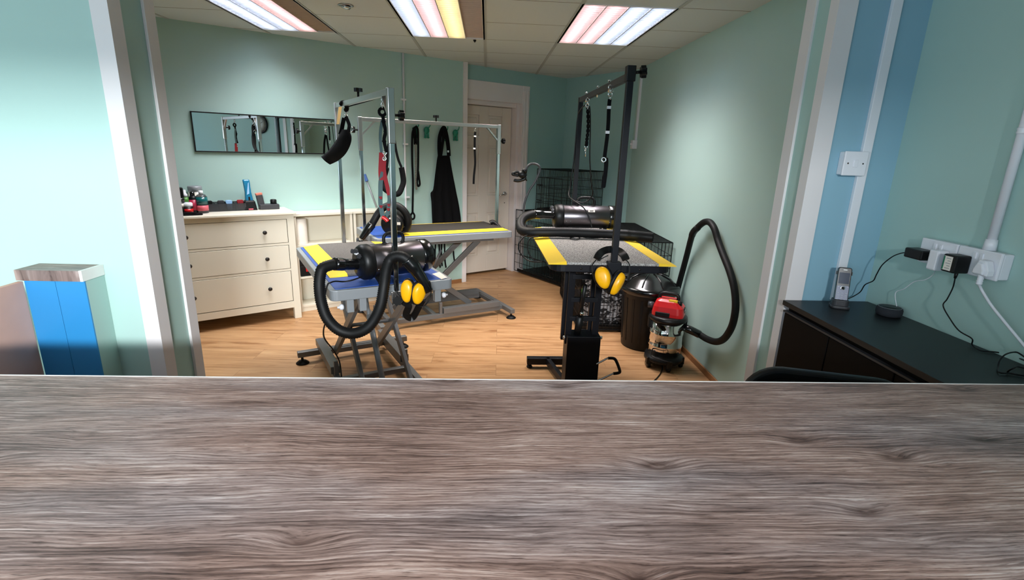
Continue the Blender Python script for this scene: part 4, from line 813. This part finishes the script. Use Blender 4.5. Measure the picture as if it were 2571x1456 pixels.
bottle('pump_bottle', 'clear bottle with teal upper band and pink lower label', 'bottle', P[3], [('bottle_body', 'smoke', [(.040, 0), (.042, .004), (.042, .125), (.03, .145), (.015, .15)]), ('teal_band', 'teal', [(.0425, .072), (.0425, .128)]), ('pink_band', 'pink', [(.0425, .02), (.0425, .062)]), ('cap', 'socket', [(.016, .148), (.016, .178), (0, .18)])], GR)
bottle('spray_can', 'slim dark bottle with crimson label beside the teal bottle', 'bottle', P[4], [('bottle_body', 'black', [(.027, 0), (.029, .004), (.029, .12), (.018, .14)]), ('label_band', 'crimson', [(.0294, .025), (.0294, .108)]), ('cap', 'blackg', [(.017, .138), (.017, .168), (0, .17)])], GR)
bottle('ointment_jar', 'short dark jar with white lid and red label', 'jar', P[5], [('jar_body', 'black', [(.034, 0), (.037, .004), (.037, .062)]), ('red_label', 'red', [(.0376, .012), (.0376, .042)]), ('lid', 'socket', [(.036, .06), (.038, .062), (.038, .084), (.03, .09), (0, .09)])], GR)
t = bottle('powder_tin', 'stout black tin with a pale pink label', 'tin', P[6], [('tin_body', 'black', [(.036, 0), (.038, .004), (.038, .10)]), ('label_band', 'paper', [(.0385, .055), (.0385, .085)]), ('lid', 'blackg', [(.037, .10), (.04, .102), (.04, .125), (0, .128)])], GR)
t = stand('zip_pouch', 'flat black pouch lying at the front of the dresser top', 'pouch', P[7], GR); T = MW[t.name]
g = G(T); g.prism(rrect(.21, .085, .015), .012); obj('pouch_body', g, 'cloth', t, bevel=.004)
g = G(T); g.tube(spl([(-.08, -.015, .014), (-.03, -.03, .018), (.03, -.02, .016), (.06, -.035, .014)], 6), .009, 8); obj('flap', g, 'cloth', t)
for q, lab, cs in ((8, 'smoked comb organiser holding black clipper guards', (('black', 'clipper_guard'), ('dark', 'clipper_guard'))), (9, 'smoked comb organiser holding pale blue and red guards', (('skyb', 'clipper_guard'), ('redweb', 'clipper_guard')))):
    t = stand('comb_organiser', lab, 'organiser', P[q], GR); T = MW[t.name]; g = G(T); w, d, h = .162, .075, .062
    g.bb((-w/2, -d/2, 0), (w/2, d/2, .004)); g.bb((-w/2, -d/2, 0), (w/2, -d/2+.003, h)); g.bb((-w/2, d/2-.003, 0), (w/2, d/2, h+.012))
    for x in (-w/2, -.0015, w/2-.003): g.prism([(-d/2, 0), (d/2, 0), (d/2, h+.012), (-d/2, h)], .003, T.inverted() @ T @ frame((x, 0, 0), (0, 1, 0), (0, 0, 1), (1, 0, 0)))
    obj('tray', g, 'smoke', t)
    for k, (m_, nm) in enumerate(cs):
        x = -.042+.086*k; g = G(T); g.prism([(-.022, .0), (.022, 0), (.026, .025), (.018, .034), (-.018, .034), (-.026, .025)], .022, frame((x, .012, h-.008), (1, 0, 0), (0, 0, 1), (0, -1, 0))); g.bb((x-.02, -.02, .01), (x+.02, .02, h-.008)); obj(nm, g, m_, t, bevel=.003)
t = stand('cordless_clipper', 'blue cordless clipper standing in a black charging stand', 'clipper', P[10], GR); T = MW[t.name]
g = G(T); vs = []; n = 24
for w, d, z_ in ((.054, .046, 0), (.052, .045, .008), (.042, .038, .07), (.034, .032, .082)): vs += [(x, y, z_) for x, y in rrect(w*2, d*2, .012, 5)]
n = len(vs)//4; g.add(vs, [(i*n+k, i*n+(k+1) % n, (i+1)*n+(k+1) % n, (i+1)*n+k) for i in range(3) for k in range(n)]+[tuple(reversed(range(n))), tuple(range(3*n, 4*n))]); ch = obj('charging_stand', g, 'black', t)
g = G(T); g.bb((-.018, -.052, .006), (.018, -.049, .016)); obj('stand_label', g, 'pink', ch)
g = G(T); vs = []
for w, d, z_, x in ((.028, .022, .05, 0), (.030, .024, .09, 0), (.024, .022, .15, -.003), (.025, .022, .20, -.006), (.027, .018, .245, -.008), (.025, .012, .255, -.009)): vs += [(a*1+x, b, z_) for a, b in rrect(w*2, d*2, .01, 5)]
n = len(vs)//6; g.add(vs, [(i*n+k, i*n+(k+1) % n, (i+1)*n+(k+1) % n, (i+1)*n+k) for i in range(5) for k in range(n)]+[tuple(range(5*n, 6*n))], True); cl = obj('clipper_body', g, 'cyan', t)
g = G(T); g.bb((-.007, -.0265, .07), (.007, -.022, .112)); obj('slide_switch', g, 'black', cl, bevel=.002)
g = G(T); g.prism([(-.012, .13), (.008, .14), (.012, .235), (.004, .225)], .002, frame((-.004, -.0225, 0), (1, 0, 0), (0, 0, 1), (0, -1, 0))); obj('pale_flash', g, 'skyb', cl)
t = stand('battery_charger', 'low black battery charger with an orange topped battery', 'charger', P[11], GR); T = MW[t.name]
g = G(T); g.bb((-.08, -.045, 0), (.078, .04, .045)); obj('charger_body', g, 'dark', t, bevel=.006)
g = G(T); g.box((-.055, -.005, .085), (.05, .045, .10), Matrix.Rotation(R(-8), 4, 'Y')); bt = obj('battery', g, 'dark', t, bevel=.005)
g = G(T); g.box((-.055, -.005, .142), (.052, .047, .018), Matrix.Rotation(R(-8), 4, 'Y')); obj('orange_end', g, 'orange', bt, bevel=.004)
g = G(T); g.lathe([(.026, .04), (.026, .078), (.02, .084), (0, .084)], (.04, 0, 0)); obj('charging_post', g, 'black', t)

# ================================================================== LOW SHELF UNITS
def shelfunit(label, s0, s1):
    t = thing('shelf_unit', label, 'shelf unit', WP((s0+s1)/2, .15, 0), A34, 'low cream shelf units'); n0, n1 = .055, .262
    for a, b in ((s0, s0+.022), (s1-.022, s1)): g = G(WT); wbox(g, a, b, n0, n1, 0, .908); obj('side', g, 'cream', t, bevel=.0015)
    g = G(WT); wbox(g, s0-.004, s1+.004, n0, n1+.006, .892, .914); obj('top', g, 'cream', t, bevel=.002)
    for z_ in (.062, .335, .632): g = G(WT); wbox(g, s0+.022, s1-.022, n0+.006, n1-.006, z_-.02, z_); obj('shelf', g, 'cream', t, bevel=.0015)
    g = G(WT); wbox(g, s0+.022, s1-.022, n1-.03, n1-.012, 0, .045); obj('plinth', g, 'cream', t)
    g = G(WT); wbox(g, s0+.01, s1-.01, n0, n0+.006, .04, .9); obj('back_panel', g, 'cream', t)
shelfunit('low cream shelf unit between the dresser and the second unit', .835, 1.366)
shelfunit('second low cream shelf unit behind the silver table and blue wand', 1.378, 1.91)
q = WP(.905, .17, .633)
t = thing('paper_roll', 'white paper towel roll standing inside the low shelf unit', 'paper roll', q)
g = G(); g.lathe([(.02, .0), (.062, 0), (.063, .005), (.063, .225), (.06, .228), (.02, .228)], q, n=32); obj('paper', g, 'paper', t)
g = G(); g.lathe([(.019, .0), (.019, .227)], q); obj('core_tube', g, 'board', t)
t = thing('tool_case', 'black carry case with a red catch on the middle shelf', 'case', WP(.985, .17, .336), A34); T = MW[t.name]
g = G(T); g.bb((-.12, -.08, 0), (.16, .075, .10)); obj('case_body', g, 'black', t, bevel=.008)
g = G(T); g.bb((-.122, -.083, .10), (.162, .077, .19)); obj('case_lid', g, 'black', t, bevel=.008)
g = G(T); g.bb((-.075, -.094, .045), (-.015, -.078, .105)); obj('catch', g, 'red', t, bevel=.003)
g = G(T); g.tube(spl([(-.04, 0, .185), (-.035, 0, .225), (.06, 0, .225), (.065, 0, .185)], 5), .009, 8); obj('handle', g, 'black', t)
t = thing('cleaning_wand', 'blue topped grey wand leaning on the wall above shelves', 'wand', (-1.092, 5.166, 0.927))
e0 = (-1.09, 5.156, 0.928); e1 = (-1.183, 5.183, 1.18); e2 = (-1.2, 5.19, 1.248)
g = G(); g.tube([e0, e1], .010, 10); obj('handle_tube', g, 'frame', t)
g = G(); g.tube(spl([e1, V(e1)*.5+V(e2)*.5, e2], 5), .018, 12, taper=lambda t: 1.0-.45*t); obj('blue_head', g, 'navy', t)

# ================================================================== ON THE SLANTED WALL
mc = [(0.17, 1.743), (0.162, 1.44), (1.329, 1.732), (1.211, 1.433)]
ms0, ms1 = mc[0][0], 1.335; mz0, mz1 = 1.428, 1.742
t = thing('wall_mirror', 'long horizontal black framed mirror above the chest of drawers', 'mirror', WP((ms0+ms1)/2, .06, mz0), A34)
g = G(WT); wbox(g, ms0+.006, ms1-.006, .052, .062, mz0+.006, mz1-.006); obj('glass', g, 'mirror', t)
for a, b, c, d in ((ms0, ms1, mz0, mz0+.009), (ms0, ms1, mz1-.009, mz1), (ms0, ms0+.009, mz0, mz1), (ms1-.009, ms1, mz0, mz1)):
    g = G(WT); wbox(g, a, b, .051, .070, c, d); obj('frame_bar', g, 'black', t, bevel=.001)
g = G(); g.tube([(-0.84, 5.44, 2.397), (-0.847, 5.435, 0.908), WP(2.03, .064, .1)], .0105, 12); t = thing('wall_conduit', 'thin white conduit running down the wall left of the leads', 'conduit', WP(2.03, .064, .1)); obj('pipe', g, 'socket', t)
for pq in [(-0.838, 5.446, 1.544), (-0.834, 5.449, 1.01), (-0.846, 5.44, 1.97)]:
    g = G(); g.box((0, 0, 0), (.05, .03, .018), frame(pq, WE, -WN, Z)); obj('saddle_clip', g, 'socket', t, bevel=.003)
cq = [V((1.600, 5.70, 2.398)), V((1.600, 5.70, 1.66))]
t = thing('corner_conduit', 'narrow white trunking down the right wall beside the far corner to a white box', 'conduit', cq[1])
g = G(); g.bar(cq[0], cq[1], .034, .02, (1, 0, 0)); obj('trunking', g, 'socket', t)
g = G(); g.box((1.585, 5.70, 1.62), (.05, .085, .09)); obj('junction_box', g, 'socket', t, bevel=.003)
g = G(); g.cyl((1.56, 5.70, 1.625), (1.545, 5.70, 1.625), .009, n=10); obj('pull_button', g, 'socket', t)
# tail shaped hooks
hk = [(-0.751, 5.507, 1.673), (-0.642, 5.581, 1.678), (-0.471, 5.696, 1.655), (-0.357, 5.773, 1.665)]
for p_, lab in zip(hk, ('green tail shaped wall hook holding the black lead and chain', 'empty green tail shaped hook left of the apron', 'green tail shaped wall hook holding the black apron', 'empty green tail shaped hook right of the apron')):
    t = thing('coat_hook', lab, 'hook', p_, 0, 'green tail hooks on the wall'); T = frame(p_, WE, -WN, Z)
    g = G(T); g.ball((0, -.012, .012), .034, (.95, .55, 1.1)); g.tube(spl([(-.012, -.014, .0), (-.018, -.016, -.03), (-.02, -.018, -.055)], 4), .011, 8); g.tube(spl([(.012, -.014, .0), (.014, -.016, -.03), (.012, -.018, -.055)], 4), .011, 8)
    g.ball((-.022, -.022, -.06), .013, (1, 1.3, .7)); g.ball((.012, -.022, -.06), .013, (1, 1.3, .7)); obj('hook_body', g, 'green', t)
    g = G(T); g.tube(spl([(.01, -.016, .03), (.018, -.035, .045), (.026, -.042, .065), (.028, -.04, .085)], 6), .0075, 8, taper=lambda t: 1-.5*t); obj('tail', g, 'green', t)
t = thing('dog_lead', 'black rope lead with chain hanging on the first hook', 'lead', hk[0])
lp = [(-0.729, 5.471, 1.719), (-0.755, 5.454, 1.69), (-0.768, 5.445, 1.612), (-0.772, 5.442, 1.396), (-0.769, 5.445, 1.156), (-0.777, 5.439, 0.909), (-0.778, 5.438, 0.855)]
g = G(); g.tube(spl(lp, 6), .011, 8); lo_ = lp[-1]; g.tube(spl([V(lo_), V(lo_)+WE*-.022+Z*-.03, V(lo_)+WE*-.012+Z*-.068, V(lo_)+WE*.014+Z*-.065, V(lo_)+WE*.02+Z*-.03, V(lo_)], 6), .010, 8); obj('rope', g, 'cloth', t)
lp = [(-0.733, 5.469, 1.726), (-0.715, 5.481, 1.692), (-0.713, 5.482, 1.595), (-0.716, 5.48, 1.397), (-0.722, 5.476, 1.236), (-0.731, 5.47, 1.163), (-0.72, 5.477, 1.126), (-0.705, 5.488, 1.146), (-0.711, 5.483, 1.216), (-0.718, 5.479, 1.277)]
g = G(); g.tube(spl(lp, 6), .0105, 8); obj('rope', g, 'cloth', t)
lp = [(-0.752, 5.462, 1.71), (-0.746, 5.466, 1.671), (-0.74, 5.47, 1.594), (-0.74, 5.47, 1.543)]
g = G(); g.strap(spl(lp, 5), .035, .006, WN); obj('handle_loop', g, 'cloth', t)
ch = [(-0.74, 5.47, 1.543), (-0.738, 5.471, 1.476), (-0.74, 5.47, 1.317), (-0.743, 5.468, 1.175), (-0.737, 5.472, 1.097)]; cp = spl(ch, 14); g = G()
for k in range(0, len(cp)-1): g.tube(ring(cp[k], WN if k % 2 else WE, .010, 8), .003, 5, closed=True)
obj('chain', g, 'chain', t)
# apron
t = thing('apron', 'long black apron hanging on the third wall hook', 'apron', WP(2.5, .09, .5), A34)
lft = [(-0.528, 5.619, 1.437), (-0.54, 5.611, 1.392), (-0.561, 5.597, 1.235), (-0.578, 5.585, 1.089), (-0.602, 5.569, 1.048), (-0.595, 5.574, 0.963), (-0.596, 5.573, 0.856), (-0.597, 5.572, 0.74), (-0.598, 5.571, 0.618), (-0.595, 5.574, 0.534)]
rgt = [(-0.412, 5.697, 1.444), (-0.404, 5.703, 1.398), (-0.375, 5.722, 1.234), (-0.35, 5.739, 1.097), (-0.341, 5.745, 1.04), (-0.324, 5.757, 0.952), (-0.306, 5.768, 0.841), (-0.289, 5.78, 0.723), (-0.292, 5.778, 0.592), (-0.301, 5.772, 0.506)]
g = G(); nx = 18; vs = []
L_, R_ = spl(lft, 3), spl(rgt, 3); ny = len(L_)
for j in range(ny):
    f = j/(ny-1)
    for i in range(nx+1):
        q = V(L_[j]).lerp(V(R_[j]), i/nx); q = q+WN*(.02*f*math.sin(i*1.15+f*1.5)+.008*math.sin(i*2.6+f*9)); vs.append(q)
g.add(vs, [(j*(nx+1)+i, j*(nx+1)+i+1, (j+1)*(nx+1)+i+1, (j+1)*(nx+1)+i) for j in range(ny-1) for i in range(nx)], True)
a_ = obj('apron_cloth', g, 'cloth', t); m_ = a_.modifiers.new('thick', 'SOLIDIFY'); m_.thickness = .004
g = G(); g.strap(spl([(-0.507, 5.621, 1.434), (-0.511, 5.619, 1.523), (-0.506, 5.622, 1.624), (-0.482, 5.638, 1.701), (-0.459, 5.654, 1.719), (-0.439, 5.667, 1.647), (-0.423, 5.678, 1.546), (-0.415, 5.683, 1.436)], 6), .045, .004, WN); obj('neck_strap', g, 'cloth', t)
g = G(); g.strap(spl([(-0.494, 5.612, 1.434), (-0.482, 5.62, 1.524), (-0.469, 5.628, 1.625), (-0.461, 5.634, 1.702)], 6), .03, .004, WN); obj('neck_strap', g, 'cloth', t)
g = G(); g.box((0, 0, 0), (.02, .006, .02), frame((-0.421, 5.655, 1.485), WE, -WN, Z)); obj('buckle', g, 'brushed', t)
for q in ([(-0.555, 5.607, 0.538), (-0.564, 5.6, 0.369), (-0.557, 5.605, 0.268)], [(-0.522, 5.629, 0.535), (-0.515, 5.634, 0.318), (-0.511, 5.636, 0.216)], [(-0.464, 5.668, 0.53), (-0.46, 5.671, 0.311), (-0.448, 5.679, 0.208)], [(-0.37, 5.731, 0.521), (-0.366, 5.734, 0.346), (-0.344, 5.749, 0.213)], [(-0.493, 5.649, 0.532), (-0.498, 5.645, 0.361), (-0.49, 5.651, 0.232)]):
    g = G(); g.strap(spl(q, 5), .018, .003, WN); obj('apron_tie', g, 'cloth', t)

# ================================================================== HUNG ON THE TABLE ARMS
def clipchain(g, p, q, n=3):
    p, q = V(p), V(q)
    for k in range(n): c = p.lerp(q, (k+.5)/n); g.tube(ring(c, (1, 0, 0) if k % 2 else (0, 1, 0), (q-p).length/n*.62, 10), .003, 6, closed=True)
# sling on the near silver table's rear corner
t = thing('belly_sling', 'wide black padded belly sling at the mirror end of the table arm', 'sling', (-0.952, 3.62, 1.736))
st = [(-0.92, 3.58, 1.62), (-0.903, 3.57, 1.58), (-0.914, 3.58, 1.529), (-0.959, 3.62, 1.466), (-1.026, 3.7, 1.425), (-1.083, 3.78, 1.403), (-1.12, 3.8, 1.387)]
st2 = [(-0.972, 3.62, 1.62), (-0.995, 3.62, 1.578), (-1.018, 3.64, 1.552), (-1.058, 3.68, 1.514), (-1.108, 3.74, 1.476), (-1.152, 3.8, 1.452), (-1.188, 3.84, 1.434)]
g = G(); A_, B_ = spl(st, 4), spl(st2, 4); nx = 6; vs = []
for a, b in zip(A_, B_):
    for i in range(nx+1): q = V(a).lerp(V(b), i/nx); vs.append(q+V((0, -.02*math.sin(math.pi*i/nx), 0)))
g.add(vs, [(j*(nx+1)+i, j*(nx+1)+i+1, (j+1)*(nx+1)+i+1, (j+1)*(nx+1)+i) for j in range(len(A_)-1) for i in range(nx)], True)
o = obj('padded_band', g, 'cloth', t); m_ = o.modifiers.new('thick', 'SOLIDIFY'); m_.thickness = .012; m_.offset = 0
g = G(); g.strap(spl([(-0.952, 3.6, 1.695), (-0.962, 3.6, 1.66), (-0.974, 3.61, 1.622), (-0.989, 3.62, 1.588)], 5), .026, .004, (0, -1, 0)); obj('strap', g, 'cloth', t)
g = G(); g.strap(spl([(-0.941, 3.6, 1.705), (-0.925, 3.59, 1.673), (-0.916, 3.58, 1.645), (-0.92, 3.57, 1.61)], 5), .022, .004, (0, -1, 0)); obj('strap', g, 'cloth', t)
g = G(); clipchain(g, (-0.933, 3.6, 1.75), (-0.941, 3.6, 1.695), 3); g.tube(ring((-0.911, 3.58, 1.625), (0, 1, 0), .018, 14), .003, 6, closed=True); obj('clip', g, 'steel', t)
g = G(); g.tube(spl([(-0.962, 3.58, 1.778), (-0.944, 3.56, 1.789), (-0.926, 3.56, 1.777), (-0.925, 3.58, 1.754), (-0.939, 3.6, 1.745)], 5), .014, 8); obj('webbing_knot', g, 'cloth', t)
g = G(); g.tube(spl([(-0.928, 3.58, 1.759), (-0.881, 3.5, 1.765), (-0.776, 3.32, 1.771), (-0.661, 3.12, 1.778), (-0.561, 2.92, 1.785), (-0.521, 2.85, 1.786)], 5), .0035, 6); obj('tie_cord', g, 'cloth', t)
# harness on the near table
t = thing('grooming_harness', 'black red and grey harness straps dangling from the near arm', 'harness', (-0.566, 2.93, 1.766))
g = G(); clipchain(g, (-0.565, 2.93, 1.774), (-0.569, 2.93, 1.721), 4); obj('clip', g, 'steel', t)
g = G(); g.tube(ring((-0.57, 2.93, 1.703), (0, 1, 0), .018, 12), .008, 8, closed=True); q = spl([(-0.568, 2.93, 1.689), (-0.564, 2.93, 1.644), (-0.556, 2.93, 1.603), (-0.566, 2.93, 1.561), (-0.559, 2.93, 1.515), (-0.551, 2.93, 1.494)], 5); g.strap(q, .018, .006, (0, -1, 0))
for k in range(4, len(q), 6): g.ball(q[k], .012, (1, .8, .8))
obj('bungee_strap', g, 'cloth', t)
g = G(); g.strap(spl([(-0.574, 2.94, 1.66), (-0.584, 2.94, 1.613), (-0.588, 2.94, 1.56), (-0.584, 2.94, 1.489)], 6), .016, .004, (.3, -1, 0)); obj('grey_strap', g, 'grey', t)
g = G(); clipchain(g, (-0.564, 2.93, 1.498), (-0.568, 2.93, 1.451), 3); obj('clip', g, 'steel', t)
g = G(); g.strap(spl([(-0.582, 2.93, 1.491), (-0.585, 2.93, 1.455), (-0.59, 2.93, 1.391), (-0.589, 2.93, 1.343)], 6), .026, .005, (.2, -1, 0)); g.strap(spl([(-0.568, 2.93, 1.447), (-0.572, 2.93, 1.402), (-0.565, 2.93, 1.348), (-0.556, 2.93, 1.305), (-0.548, 2.93, 1.261)], 6), .022, .005, (-.2, -1, 0)); obj('red_strap', g, 'redweb', t)
g = G(); g.strap(spl([(-0.577, 2.93, 1.387), (-0.592, 2.93, 1.337), (-0.596, 2.93, 1.271), (-0.598, 2.93, 1.215), (-0.593, 2.93, 1.171), (-0.588, 2.93, 1.142)], 6), .024, .004, (.3, -1, 0)); g.strap(spl([(-0.548, 2.93, 1.261), (-0.547, 2.93, 1.235), (-0.552, 2.93, 1.205), (-0.555, 2.93, 1.172), (-0.568, 2.93, 1.145)], 6), .024, .004, (-.4, -1, 0)); obj('grey_strap', g, 'grey', t)
for k, q in enumerate([(-0.592, 2.915, 1.244), (-0.592, 2.915, 1.195), (-0.549, 2.915, 1.205), (-0.552, 2.915, 1.18)]):
    g = G(); q = V(q); g.ball(q, .007, (1, .25, .8))
    for d in (-.008, -.003, .003, .008): g.ball(q+V((d, 0, .009-abs(d)*.3)), .0028, (1, .4, 1))
    obj('paw_print', g, 'redweb', t)
g = G(); g.tube(spl([(-0.592, 2.93, 1.137), (-0.579, 2.93, 1.131), (-0.566, 2.93, 1.12), (-0.562, 2.93, 1.113)], 5), .011, 10); obj('red_buckle', g, 'red', t)
# belly loop on the far silver table
t = thing('belly_loop', 'black padded loop leash hanging on the far silver arm', 'leash', (-0.78, 4.43, 1.733))
g = G(); clipchain(g, (-0.783, 4.43, 1.742), (-0.781, 4.43, 1.615), 5); g.ball((-0.782, 4.43, 1.662), .018); obj('clip', g, 'steel', t)
g = G(); g.strap(spl([(-0.79, 4.43, 1.614), (-0.815, 4.43, 1.544), (-0.831, 4.43, 1.448), (-0.841, 4.43, 1.367), (-0.859, 4.43, 1.318)], 6), .026, .005, (0, -1, 0)); g.strap(spl([(-0.781, 4.43, 1.615), (-0.769, 4.43, 1.561), (-0.761, 4.43, 1.498), (-0.744, 4.43, 1.419), (-0.719, 4.43, 1.355)], 6), .02, .005, (0, -1, 0)); obj('strap', g, 'cloth', t)
g = G(); g.tube(spl([(-0.841, 4.43, 1.351), (-0.867, 4.43, 1.269), (-0.884, 4.42, 1.213), (-0.851, 4.4, 1.169), (-0.793, 4.38, 1.14), (-0.746, 4.4, 1.139), (-0.721, 4.44, 1.19), (-0.71, 4.46, 1.248), (-0.724, 4.46, 1.353)], 6), .024, 10); obj('padded_band', g, 'cloth', t)
t = thing('noose_strap', 'short black noose strap hanging before the white door', 'leash', (-0.116, 4.78, 1.699))
g = G(); clipchain(g, (-0.112, 4.78, 1.717), (-0.115, 4.78, 1.665), 3); obj('clip', g, 'chain', t)
g = G(); g.strap(spl([(-0.115, 4.78, 1.669), (-0.118, 4.78, 1.604), (-0.117, 4.78, 1.518), (-0.112, 4.78, 1.396), (-0.121, 4.78, 1.289), (-0.124, 4.78, 1.211)], 6), .019, .006, (0, -1, 0)); ns = obj('strap', g, 'cloth', t)
for q in [(-0.115, 4.775, 1.631), (-0.12, 4.775, 1.525)]: g = G(); g.box(q, (.021, .01, .013)); obj('slider', g, 'socket', ns)
g = G(); cb_ = (-0.201, 4.7, 1.773)
# leashes on the black arm
t = thing('braided_leash', 'short braided leash with a silver clip on the black arm', 'leash', (0.619, 3.36, 1.833))
g = G(); clipchain(g, (0.618, 3.36, 1.852), (0.618, 3.36, 1.786), 4); obj('clip', g, 'steel', t)
b1 = spl([(0.62, 3.36, 1.793), (0.629, 3.36, 1.727), (0.632, 3.36, 1.655), (0.629, 3.36, 1.595), (0.628, 3.36, 1.568)], 10); g = G()
for s_ in (0, math.pi): g.tube([V(q)+V((.006*math.cos(k*.8+s_), .006*math.sin(k*.8+s_), 0)) for k, q in enumerate(b1)], .0055, 6)
g.ball((0.63, 3.36, 1.582), .013, (.8, .8, 1.4)); obj('braid', g, 'cloth', t)
g = G(); clipchain(g, (0.628, 3.36, 1.568), (0.625, 3.36, 1.538), 2); g.tube([(0.625, 3.36, 1.543), (0.628, 3.36, 1.501)], .006, 8, taper=lambda t: 1-.5*t); obj('snap_hook', g, 'steel', t)
t = thing('noose_strap', 'black noose strap with white slider on the black arm', 'leash', (0.621, 2.76, 1.842))
g = G(); clipchain(g, (0.62, 2.76, 1.862), (0.623, 2.76, 1.794), 4); g.cyl((0.622, 2.76, 1.836), (0.638, 2.76, 1.835), .003); obj('clip', g, 'steel', t)
g = G(); g.strap(spl([(0.621, 2.76, 1.796), (0.62, 2.76, 1.755), (0.623, 2.76, 1.677), (0.623, 2.76, 1.617), (0.62, 2.76, 1.557), (0.618, 2.76, 1.506), (0.626, 2.76, 1.486), (0.628, 2.76, 1.435), (0.621, 2.76, 1.383), (0.622, 2.76, 1.347)], 6), .018, .009, (0, -1, 0)); g.strap(spl([(0.631, 2.77, 1.504), (0.635, 2.77, 1.476), (0.634, 2.77, 1.414), (0.63, 2.77, 1.351)], 6), .014, .006, (0, -1, 0)); ns = obj('strap', g, 'cloth', t)
for q in [(0.619, 2.755, 1.755), (0.621, 2.755, 1.633)]: g = G(); g.box(q, (.02, .012, .014)); obj('slider', g, 'socket', ns)
g = G(); g.tube(ring((0.612, 2.75, 1.494), (.4, 1, 0), .011, 14), .004, 6, closed=True); obj('ring', g, 'steel', ns)
# paper notice on the blue table end
pq = [(-0.31, 2.904, 0.819), (-0.273, 2.957, 0.819), (-0.216, 2.826, 0.819), (-0.246, 2.787, 0.819)]
g = G(); c_ = sum((V(q) for q in pq), V())/4; g.prism([(q[0]-c_.x, q[1]-c_.y) for q in pq], .0015, Matrix.Translation((c_.x, c_.y, .8165))); nt_ = tag(obj('paper_notice', g, 'paper', loc=tuple(c_)), 'small white paper label lying on the blue table top', 'paper')

# ================================================================== LIGHT, SKY, CAMERA
def area(name, loc, tgt, sx, sy, e, col, spread=180):
    l = bpy.data.lights.new(name, 'AREA'); l.shape = 'RECTANGLE'; l.size = sx; l.size_y = sy; l.energy = e; l.color = col; l.spread = R(spread)
    o = bpy.data.objects.new(name, l); C.objects.link(o); o.location = loc; o.rotation_euler = (V(tgt)-V(loc)).to_track_quat('-Z', 'Y').to_euler(); return o
area('bright_sky_patch', DAY[0], DAY[1], DAY[2], DAY[3], DAY[4], (.93, .98, 1.))
area('window_daylight', (-1.75, -1.22, 1.42), (-1.3, 3, 1.3), 2.4, 1.2, WINE, (.66, .84, 1.))
w = bpy.data.worlds.new('World'); S.world = w; w.use_nodes = True; nt = w.node_tree
sk = nod(nt, 'ShaderNodeTexSky'); sk.sky_type = 'HOSEK_WILKIE'; sk.turbidity = 4; sk.sun_direction = (.3, -.6, .6)
nt.links.new(sk.outputs[0], nt.nodes['Background'].inputs[0]); nt.nodes['Background'].inputs[1].default_value = SKY
cam = bpy.data.cameras.new('camera'); co = bpy.data.objects.new('camera', cam); C.objects.link(co)
cam.sensor_width = 36; cam.lens = 36*1280.24/2571; cam.clip_start = .02
co.matrix_world = Matrix(((0.998440, -0.018586, -0.052644, 0.000000), (-0.045743, 0.268257, -0.962261, 0.000000), (0.032006, 0.963168, 0.266988, 1.535000), (0.000000, 0.000000, 0.000000, 1.000000)))
S.camera = co
S.view_settings.view_transform = 'Standard'; S.view_settings.look = 'None'; S.view_settings.gamma = 1; S.view_settings.exposure = EXPO; S.view_settings.use_curve_mapping = False
S.cycles.use_denoising = True; S.cycles.max_bounces = 7; S.cycles.diffuse_bounces = 4; S.cycles.glossy_bounces = 4; S.cycles.transmission_bounces = 2; S.cycles.use_adaptive_sampling = True; S.cycles.adaptive_threshold = .035; S.cycles.caustics_reflective = False; S.cycles.caustics_refractive = False; S.cycles.transparent_max_bounces = 16; S.cycles.sample_clamp_indirect = 6
